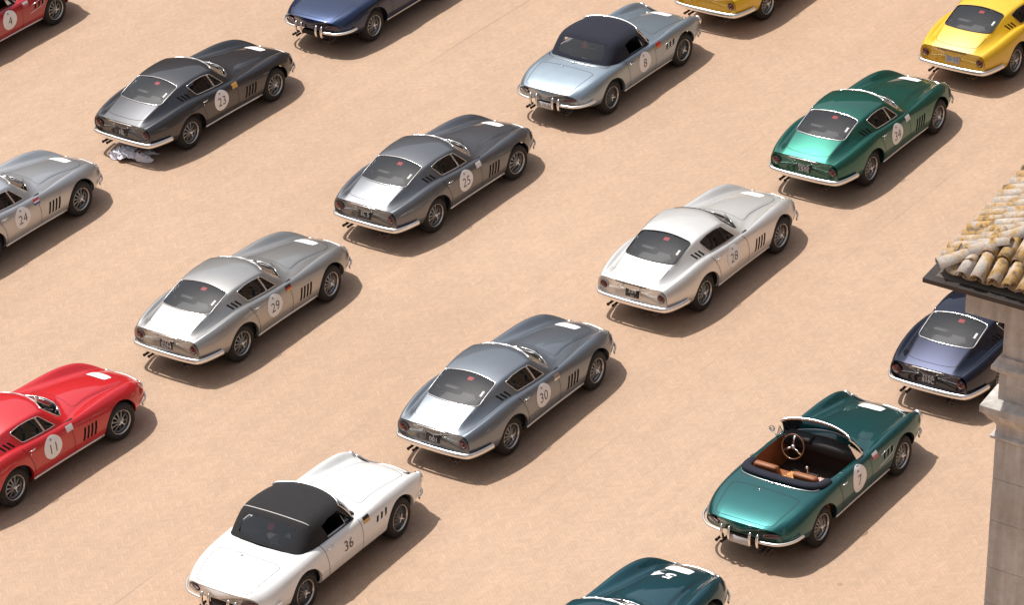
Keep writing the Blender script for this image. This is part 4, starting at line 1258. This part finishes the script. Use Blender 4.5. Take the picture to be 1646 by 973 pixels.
for s0, t0 in ((.79, .79), (RS - .79 - PW, .79), (.79, RS - .79 - PW), (RS - .79 - PW, RS - .79 - PW)):
    # lower shaft in courses, necking, capital; then the pedestal and upper shaft
    z = -.8
    pr = link_obj('pier', lmould(MB(), s0 + .02, t0 + .02, PW - .04, [(0, -1.0), (0, 6.6)]).mesh('pier', False), stone, log)
    k = 0
    while z < 6.6:
        h = (.52, .68, .60, .74)[k % 4]
        z1 = min(6.63, z + h)
        link_obj('stone_block', lmould(MB(), s0, t0, PW, [(-.004, z + .002), (0, z + .007), (0, z1 - .007), (-.004, z1 - .002)]).mesh('stone_block', False), stone, pr)
        z, k = z1, k + 1
    link_obj('neck_moulding', lmould(MB(), s0, t0, PW, [(0, 6.632), (.03, 6.65), (.055, 6.675), (.055, 6.70), (.01, 6.72), (0, 6.78)]).mesh('neck_moulding', False), stone, pr)
    link_obj('capital', lmould(MB(), s0, t0, PW, [(0, 6.782), (.0, 6.84), (.04, 6.90), (.09, 6.95), (.13, 7.02), (.175, 7.06), (.175, 7.145), (.16, 7.155), (.02, 7.20)]).mesh('capital', False), stone, pr)
    link_obj('pedestal', lmould(MB(), s0, t0, PW, [(0, 7.202), (0, 7.40), (.01, 7.42), (.0, 7.56), (.05, 7.60), (.09, 7.63), (.09, 7.68), (.03, 7.72), (.02, 7.79)]).mesh('pedestal', False), stone, pr)
    link_obj('upper_shaft', lmould(MB(), s0, t0, PW, [(-.015, 7.792), (-.015, 8.30), (.02, 8.32), (.02, 8.36), (.06, 8.40), (.06, 8.458)]).mesh('upper_shaft', False), stone, pr)

# roof: boarding and tiles
SL = .40
def rz(d): return 9.012 + SL * d
def roof_pt(s_, t_):
    d = min(s_, t_, RS - s_, RT - t_)
    return L3(s_, t_, rz(d))
rd = MB()
ap = roof_pt(RS / 2, RT / 2)
cs = [L3(.12, .12, 9.004), L3(RS - .12, .12, 9.004), L3(RS - .12, RT - .12, 9.004), L3(.12, RT - .12, 9.004)]
rd.add(cs + [L3(RS / 2, RT / 2, rz(RS / 2) - .06)], [(0, 1, 4), (1, 2, 4), (2, 3, 4), (3, 0, 4)])
roof = link_obj('roof', rd.mesh('roof', False), simple('roof_mortar', (.12, .10, .08), .95, noise=.3, nscale=5), log)

def tile_mesh(name, r0, r1, L, th, cover):
    """half-round clay tile; runs along +X from its lower end; covers arch up, channels sag."""
    n = 7
    vv, ff = [], []
    for x, r in ((0, r0), (L, r1)):
        for rr in (r, r - th):
            for i in range(n):
                a = math.pi * i / (n - 1)
                z = rr * math.sin(a)
                vv.append((x, rr * math.cos(a), z if cover else -z * .62))
    idx = lambda e, q, i: e * 2 * n + q * n + i
    for i in range(n - 1):
        ff += [(idx(0, 0, i), idx(1, 0, i), idx(1, 0, i + 1), idx(0, 0, i + 1)), (idx(0, 1, i + 1), idx(1, 1, i + 1), idx(1, 1, i), idx(0, 1, i)),
               (idx(0, 0, i + 1), idx(0, 1, i + 1), idx(0, 1, i), idx(0, 0, i)), (idx(1, 0, i), idx(1, 1, i), idx(1, 1, i + 1), idx(1, 0, i + 1))]
    me = make_mesh(name, vv, ff, True)
    for p in me.polygons:
        if abs(p.normal.x) > .8: p.use_smooth = False
    return me
COVER = [tile_mesh('tile', .092 + d, .074 + d, .46, .014, True) for d in (0, .004, -.004)]
CHAN = tile_mesh('tile', .10, .085, .46, .014, False)
HIPT = tile_mesh('tile', .105, .085, .48, .016, True)
def put_tile(me, p, direction, roll=0.0):
    """direction: up-slope unit vector"""
    x = Vector(direction).normalized()
    y = Vector((0, 0, 1)).cross(x).normalized()
    z = x.cross(y)
    o = link_obj('tile', me, tile_m, roof)
    mm_ = Matrix((x, y, z)).transposed().to_4x4() @ Matrix.Rotation(roll, 4, 'X')
    mm_.translation = Vector(p)
    o.matrix_basis = mm_
    return o
rt_ = random.Random(3)
PITCH_T, STEP = .20, .36
far = []            # tiles on the two slopes turned away, joined
for side in range(4):
    if side == 0:   dirv, n_al = E2, RS      # front slope, tiles climb along +t
    elif side == 1: dirv, n_al = E1, RT      # left slope, tiles climb along +s
    elif side == 2: dirv, n_al = -E2, RS
    else:           dirv, n_al = -E1, RT
    updir = Vector(dirv) + Vector((0, 0, SL))
    ncol = int(n_al / PITCH_T)
    for i in range(ncol * 2):
        al = .16 + i * PITCH_T / 2
        if al > n_al - .14: break
        cover = i % 2 == 1
        d0 = .10
        k = 0
        while True:
            d = d0 + k * STEP + rt_.uniform(-.02, .02)
            if d + .18 > min(al, n_al - al): break
            s_, t_ = {0: (al, d), 1: (d, al), 2: (al, RT - d), 3: (RS - d, al)}[side]
            jit = rt_.uniform(-.015, .015)
            z = rz(d) + (.05 if cover else .075) + rt_.uniform(-.006, .006) + .014
            p = L3(s_ + (jit if side in (0, 2) else 0), t_ + (jit if side in (1, 3) else 0), z)
            dv = updir + Vector((rt_.uniform(-.03, .03), rt_.uniform(-.03, .03), -.03))
            if side < 2:
                put_tile(rt_.choice(COVER) if cover else CHAN, p, dv, rt_.uniform(-.06, .06))
            else:
                far.append((COVER[0] if cover else CHAN, p, dv))
            k += 1
fm = MB()
for me, p, dv in far:
    x = Vector(dv).normalized(); y = Vector((0, 0, 1)).cross(x).normalized(); z = x.cross(y)
    Mx = Matrix((x, y, z)).transposed().to_4x4(); Mx.translation = Vector(p)
    fm.add([tuple(Mx @ v.co) for v in me.vertices], [tuple(q.vertices) for q in me.polygons])
ft = link_obj('far_tiles', fm.mesh('far_tiles'), tile_m, roof)
tag(ft, kind='stuff')
# hip rows
for (ss, tt, ds, dt) in ((.14, .14, 1, 1), (RS - .14, .14, -1, 1), (.14, RT - .14, 1, -1), (RS - .14, RT - .14, -1, -1)):
    hd_ = Vector(E1 * ds + E2 * dt)
    L_ = hd_.length
    k = 0
    while k * .38 < (RS / 2 - .2) * L_:
        d = k * .38 / L_
        put_tile(HIPT, L3(ss + ds * d, tt + dt * d, rz(d + .14) + .062 + rt_.uniform(-.008, .008)), hd_ + Vector((rt_.uniform(-.05, .05), rt_.uniform(-.05, .05), SL - .03)), rt_.uniform(-.08, .08))
        k += 1

# ------------------------------------------------------------------ crumpled white rag behind car 23, clothes on the seat of car 7
def crumple(name, w, d, h, seed, nx=26, ny=18):
    r = random.Random(seed)
    ph = [(r.uniform(4, 26), r.uniform(4, 26), r.uniform(0, 6.28), r.uniform(.3, 1)) for _ in range(9)]
    vv = []
    for k in range(ny + 1):
        for i in range(nx + 1):
            u_, v_ = i / nx * 2 - 1, k / ny * 2 - 1
            rr = math.hypot(u_, v_)
            z = sum(abs(math.sin(a * u_ + b_ * v_ + c)) ** 1.5 * e for a, b_, c, e in ph) / 4.0
            edge = 1 + .18 * math.sin(5 * math.atan2(v_, u_) + seed) + .1 * math.sin(9 * math.atan2(v_, u_))
            fall = max(0, 1 - (rr / 1.25) ** 3)
            vv.append((u_ * w / 2 * edge + .02 * math.sin(9 * v_), v_ * d / 2 * edge + .02 * math.sin(8 * u_), .012 + h * z * fall))
    ff = [(k * (nx + 1) + i, k * (nx + 1) + i + 1, (k + 1) * (nx + 1) + i + 1, (k + 1) * (nx + 1) + i) for k in range(ny) for i in range(nx)]
    return make_mesh(name, vv, ff, True)
rag = link_obj('crumpled_cloth', crumple('crumpled_cloth', .74, .40, .2, 4), simple('white_cotton', (.80, .78, .84), .9, noise=.1, nscale=9))
rag.location = (-6.780, 63.339, 0.0)
rag.rotation_euler = (0, 0, -.35)
tag(rag, 'crumpled white cloth lying on the bricks behind car 23', 'cloth')
def in_car(xy, th, p):
    c, s_ = math.cos(th), math.sin(th)
    return (xy[0] + c * p[0] - s_ * p[1], xy[1] + s_ * p[0] + c * p[1], p[2])
coat = link_obj('folded_coat', crumple('folded_coat', .34, .40, .11, 9), simple('tan_cloth', (.55, .27, .10), .9, noise=.2, nscale=9))
coat.location = in_car((3.7452, 48.8243), .932, (.60, .05, .53))
coat.rotation_euler = (0, 0, .6)
tag(coat, 'tan coat crumpled between the seats of the open roadster', 'coat')
bag = link_obj('clothes_bundle', crumple('clothes_bundle', .34, .34, .16, 15), simple('pink_cloth', (.62, .42, .38), .9, noise=.3, nscale=14))
bag.location = in_car((3.7452, 48.8243), .932, (.62, -.34, .53))
tag(bag, 'pale pink clothes heaped on the passenger seat of the open roadster', 'clothes')

# ------------------------------------------------------------------ unseen brick palazzi closing the square, added for reflections and to block low sky
wall_m = [stone_material('palazzo_brick_' + k, c, .15) for k, c in (('red', (.19, .11, .075)), ('ochre', (.24, .175, .115)), ('brown', (.16, .11, .08)))]  # walls of the added palazzi darkened for contrast in the car reflections
roof_m = simple('palazzo_roof', (.20, .11, .07), .9, noise=.3, nscale=.4)
pane_m = simple('palazzo_pane', (.03, .035, .04), .15, noise=.1)
frame_m = simple('palazzo_surround', (.40, .37, .33), .8, noise=.2, nscale=2)
def palazzo(x, y, rz_, w, h, k, label):
    r = empty('palazzo', (x, y, 0), rz_)
    tag(r, label, 'building', 'palazzi round the square')
    link_obj('wall', MB().box((0, 5.0, h / 2), (w, 10, h)).mesh('wall', False), wall_m[k % 3], r)
    rf_ = MB().add([(-w / 2 - .4, -.6, h + .02), (w / 2 + .4, -.6, h + .02), (w / 2 + .4, 10.6, h + .02), (-w / 2 - .4, 10.6, h + .02), (-w / 2 + 3, 5, h + 2.4), (w / 2 - 3, 5, h + 2.4)],
                   [(0, 1, 5, 4), (1, 2, 5), (2, 3, 4, 5), (3, 0, 4), (3, 2, 1, 0)])
    link_obj('roof', rf_.mesh('roof', False), roof_m, r)
    nx = max(2, int(w / 4.2))
    rows = max(2, int(h / 5.0))
    for j in range(rows):
        for i in range(nx):
            wx, wz = -w / 2 + w * (i + .5) / nx, 2.6 + (h - 3.2) * j / rows
            o = link_obj('window', PAL_FRAME, frame_m, r); o.location = (wx, -.06, wz)
            q_ = link_obj('pane', PAL_PANE, pane_m, o)
PAL_FRAME = MB().box((-.75, 0, 1.2), (.2, .16, 2.6)).box((.75, 0, 1.2), (.2, .16, 2.6)).box((0, 0, 2.6), (1.8, .16, .24)).box((0, -.04, -.16), (1.9, .24, .16)).mesh('window', False)
PAL_PANE = MB().box((0, .03, 1.2), (1.3, .05, 2.5)).mesh('pane', False)
LAB = ['%s brick palazzo %s, its windows framed in stone' % (('red', 'ochre', 'brown')[i % 3], w_) for i, w_ in enumerate((
    'at the near right of the square', 'right of the loggia', 'on the right side of the square', 'at the far right corner of the square', 'right of the far end of the square',
    'just right of the far middle', 'in the middle of the far end', 'just left of the far middle', 'left of the far end of the square', 'at the far left corner of the square',
    'on the left side of the square', 'left of the red coupe numbered 11', 'at the near left of the square'))]
CX, CY, RX, RY = 0.0, 58.0, 46.0, 66.0
k = 0
ANG = [(-28, 24), (-8, 25), (12, 24), (32, 28), (52, 30), (72, 33), (92, 30), (112, 31), (132, 25), (152, 25), (172, 22), (192, 25), (212, 24)]
for a_, h_ in ANG:
    a = math.radians(a_)
    px, py = CX + RX * math.cos(a), CY + RY * math.sin(a)
    a1, a2 = math.radians(a_ - 10), math.radians(a_ + 10)
    w = math.hypot(RX * (math.cos(a2) - math.cos(a1)), RY * (math.sin(a2) - math.sin(a1))) + .2
    tx, ty = RX * (math.cos(a1) - math.cos(a2)), RY * (math.sin(a1) - math.sin(a2))
    palazzo(px, py, math.atan2(ty, tx), w, h_, k, LAB[k])
    k += 1
palazzo(0, -3.0, math.pi, 58, 26, 2, 'brick palazzo behind the viewpoint, its windows framed in stone')

# ------------------------------------------------------------------ car placement
shelf_m = simple('shelf_cloth', (.10, .098, .096), .8, noise=.12, nscale=3)
def extras(bvh, number=None, rx=.85, rz=.645, rr=.20, rzz=.19, bonnet_text=None, steer=0.0, flagc=None, badge=(1.27, .775), plate=None, hood=True, hood_at=(2.84, .07), plain_number=False):
    """stickers, racing number and plate of one car: list of Parts"""
    P = []
    for sd_ in (-1, 1):
        sub = []
        if number:
            vv, ff = text_flat(number, .235, -.002, 1.0)
            g = [(rx + .005 + (-x if sd_ > 0 else x), rz - .015 + y) for x, y in vv]
            num = make_mesh('numeral', patch_on(bvh, g, sd_, .0065), ff)
            if not plain_number:
                g, ff2 = disc_grid(rr, rzz)
                me = make_mesh('number_roundel', patch_on(bvh, [(rx + a, rz + b) for a, b in g], sd_, .004), ff2)
                cr, ffc = disc_grid(.022, .02, 1, 8)
                cm = make_mesh('crest', patch_on(bvh, [(rx - .02 + a, rz + .135 + b) for a, b in cr], sd_, .0065), ffc)
                P.append(Part('number_roundel', me, 'white_vinyl', sub=[Part('numeral', num, 'black_ink'), Part('crest', cm, 'grey_ink')]))
            else:
                P.append(Part('numeral', num, 'black_ink'))
        if flagc:
            n = len(flagc)
            h = .095
            subs = []
            g, ff = rect_grid(.15, h, 4, 3)
            base = make_mesh('door_badge', patch_on(bvh, [(badge[0] + a, badge[1] + b) for a, b in g], sd_, .004), ff)
            for i, c in enumerate(flagc[1:]):
                hh = h / n
                g, ff = rect_grid(.15, hh, 4, 1)
                z0 = badge[1] + h / 2 - hh * (i + 1.5)
                subs.append(Part('flag_stripe', make_mesh('flag_stripe', patch_on(bvh, [(badge[0] + a, z0 + b) for a, b in g], sd_, .006), ff), c))
            P.append(Part('door_badge', base, flagc[0], sub=subs))
    if hood:
        g, ff = rect_grid(.21, .41, 4, 8)
        g = [(a * (1 - .25 * max(0, abs(b) - .13) / .07), b) for a, b in g]
        P.append(Part('bonnet_sticker', make_mesh('bonnet_sticker', patch_top(bvh, [(hood_at[0] + a, hood_at[1] + b) for a, b in g], .005), ff), 'white_vinyl'))
    if bonnet_text:
        vv, ff = text_flat(bonnet_text, .36, .012, 1.15)
        P.append(Part('bonnet_numeral', make_mesh('bonnet_numeral', patch_top(bvh, [(2.62 - b * .75, .13 + a * .9) for a, b in vv], .006), ff), 'white_vinyl'))
    if plate:
        x, z, w, h, mat, ink, txt, tilt = plate
        me = round_box_mesh('number_plate', (.012, w, h), .005, 1)
        sub = []
        if txt:
            lines = txt.count('\n') + 1
            vv, ff = text_flat(txt, h * (.62 if lines > 1 else .85), .0025, 1.05, .72)
            k = min(1.0, w * .86 / (max(v[0] for v in vv) - min(v[0] for v in vv)))
            lm = make_mesh('plate_lettering', [(-.0075, -a * k, b * min(1, k * 1.3)) for a, b in vv], ff)
            sub.append(Part('plate_lettering', lm, ink))
        P.append(Part('number_plate', me, mat, (x, 0, z), (0, tilt, 0), sub=sub))
    return P

def place(kind, name, label, cat, xy, th, paint_mat, flags, group=None, trim='chrome', **kw):
    S, bvh, parts = (GTB_S, GTB_BVH, GTB_PARTS) if kind == 'coupe' else (GTS_S, GTS_BVH, GTS_PARTS)
    root = empty(name, (xy[0], xy[1], 0), th)
    tag(root, label, cat, group)
    mats = dict(paint=paint_mat, trim=MATS[trim], lining=kw.pop('lining', black), seat=kw.pop('seat', leather_black), bezel=kw.pop('bezel', paint_mat), top=kw.pop('top', canvas_black), carpet=kw.pop('carpet', black), trimpad=kw.pop('trimpad', black), shelf=kw.pop('shelf', shelf_m))
    kw.setdefault('steer', STEER.pop(0))
    instantiate(parts + extras(bvh, **kw), root, mats, flags)
    for o in root.children:                       # front wheels never stand quite straight
        if o.name.split('.')[0] == 'wheel' and o.location.x > 1:
            o.rotation_euler = (0, o.rotation_euler.y, o.rotation_euler.z + kw['steer'])
    return root
STEER = [math.radians(v) for v in (2, -3, 0, 4, -1, 3, 0, -4, 1, -2, 0, 3, -2, 1, 4, -3, 0, 0)]
BP = lambda txt: (-.985, .59, .27, .17, 'black_plate', 'pale_ink', txt, math.radians(8))
WP = lambda txt: (-.985, .59, .30, .16, 'pale_plate', 'grey_ink', txt, math.radians(8))
CF = {'alloy', 'rear_bumper', 'sill', 'winsticker'}
GROUP_C = 'vintage coupes parked in rows on the square'
GROUP_R = 'vintage roadsters parked in rows on the square'
place('coupe', 'vintage_coupe', 'dark charcoal coupe numbered 23 with a white rag behind it', 'car', (-6.2791, 64.0487), .8936, paint('paint_charcoal', (.060, .061, .067)), CF, GROUP_C, number='23', flagc=['vinyl_gold'], plate=BP('L\nNL'))
place('coupe', 'vintage_coupe', 'dark grey metallic coupe with number 25 on its door', 'car', (-1.8344, 60.0007), .9112, paint('paint_dark_grey', (.15, .157, .17)), CF, GROUP_C, number='25', flagc=['vinyl_flagwhite'], plate=BP(' \nSL 5'))
place('coupe', 'vintage_coupe', 'emerald green metallic coupe with number 34 on its door', 'car', (5.8306, 60.7483), .9308, paint('paint_emerald', (.004, .115, .082)), CF, GROUP_C, number='34', flagc=['vinyl_flagwhite'], plate=BP('MKX\n250E'))
place('coupe', 'vintage_coupe', 'silver grey coupe with number 29 and a small flag badge', 'car', (-5.0778, 55.7316), .9279, paint('paint_silver', (.40, .393, .38)), CF, GROUP_C, number='29', flagc=['vinyl_flagblack', 'vinyl_flagred', 'vinyl_gold'], plate=BP('SVA\n0294'))
place('coupe', 'vintage_coupe', 'very pale silver coupe with number 28 on its door', 'car', (2.5826, 56.4733), .9245, paint('paint_pale_silver', (.74, .725, .69), True, .5), CF - {'winsticker'} | {'winsticker'}, GROUP_C, trim='dark_trim', number='28', plate=BP('224\n--'))
place('coupe', 'vintage_coupe', 'blue-grey metallic coupe with number 30 and a chrome wing badge', 'car', (-.7634, 52.1151), .9328, paint('paint_blue_grey', (.205, .232, .262)), CF, GROUP_C, number='30', flagc=['chrome'], plate=BP('1\n001'))
place('coupe', 'vintage_coupe', 'light silver coupe numbered 24, cut by the left edge', 'car', (-9.5834, 59.6272), .922, paint('paint_light_silver', (.50, .51, .52)), CF, GROUP_C, number='24', flagc=['vinyl_flagred', 'vinyl_flagwhite', 'vinyl_flagblue'])
place('coupe', 'vintage_coupe', 'bright red coupe with number 11 on its door', 'car', (-8.4331, 51.5207), .8838, paint('paint_red', (.56, .004, .009), False), CF, GROUP_C, number='11', flagc=['vinyl_flagwhite'])
place('coupe', 'vintage_coupe', 'deep navy coupe half hidden behind the stone pier', 'car', (7.0182, 52.9716), .9392, paint('paint_navy', (.003, .0065, .026)), CF, GROUP_C, number=None, hood=False, plate=BP('WRK\n816C'))
place('coupe', 'vintage_coupe', 'yellow coupe with a pale number plate at the right edge', 'car', (8.9894, 64.894), .9161, paint('paint_yellow', (.78, .47, .01), False), CF, GROUP_C, trim='dark_trim', hood=False, plate=WP('2B 52'))
place('coupe', 'vintage_coupe', 'yellow coupe of which only the tail shows at the top edge', 'car', (4.6793, 68.23), .922, MATS['paint_yellow'], CF, GROUP_C, hood=False)

place('coupe', 'vintage_coupe', 'dark teal coupe with a white 54 lettered on its bonnet', 'car', (.49, 44.417), .945, paint('paint_dark_teal', (.006, .085, .11)), CF, GROUP_C, number='54', bonnet_text='54', hood_at=(2.95, .06))
RP = lambda mat, ink, txt: (-1.045, .42, .36, .12, mat, ink, txt, math.radians(4))
RK = dict(rx=1.05, rz=.625, badge=(1.56, .765), hood_at=(2.90, .05))
place('roadster', 'vintage_roadster', 'silver-blue roadster numbered 8 with its navy soft top up', 'car', (1.4634, 64.4072), .9206, paint('paint_silver_blue', (.33, .40, .46)), {'wire', 'softtop', 'sill', 'venttrim', 'hoodstrip'}, GROUP_R, top=canvas_blue, number='8', flagc=['vinyl_flagred', 'vinyl_orange'], plate=RP('pale_plate', 'grey_ink', 'SI 70 38'), **RK)
place('roadster', 'vintage_roadster', 'teal green open roadster numbered 7 with a tan leather cabin', 'car', (3.7452, 48.8243), .932, paint('paint_teal', (.004, .095, .095)), {'alloy', 'open', 'sill', 'venttrim', 'hoodstrip', 'mirror'}, GROUP_R, top=canvas_blue, seat=leather_tan, carpet=MATS['dark_carpet'], trimpad=leather_tan, number='7', rzz=.215, flagc=['vinyl_flagwhite', 'vinyl_pinkred'], plate=RP('pale_plate', 'grey_ink', '275 GTS')[:6] + (None,) + RP('', '', '')[7:], **RK)
place('roadster', 'vintage_roadster', 'white roadster lettered 36 with its black soft top up', 'car', (-3.9105, 47.8856), .9513, paint('paint_white', (.80, .80, .78), False), {'wire', 'softtop', 'topbow'}, GROUP_R, number='36', plain_number=True, flagc=['vinyl_flagblack', 'vinyl_gold'], hood=False, plate=RP('black_plate', 'pale_ink', None), **RK)
place('roadster', 'vintage_roadster', 'dark blue roadster whose tail shows at the top edge', 'car', (-2.9345, 68.3974), .922, paint('paint_dark_blue', (.010, .025, .075)), {'alloy', 'softtop', 'sill', 'venttrim', 'hoodstrip'}, GROUP_R, top=canvas_blue, hood=False, **{k: RK[k] for k in ('rx', 'rz')})
place('roadster', 'vintage_roadster', 'dark red roadster numbered 4 in the top left corner', 'car', (-10.6921, 68.2712), .922, paint('paint_dark_red', (.42, .006, .016), False), {'alloy', 'softtop', 'sill', 'venttrim'}, GROUP_R, number='4', flagc=['vinyl_flagwhite', 'vinyl_pinkred'], hood=False, **{k: RK[k] for k in ('rx', 'rz', 'badge')})
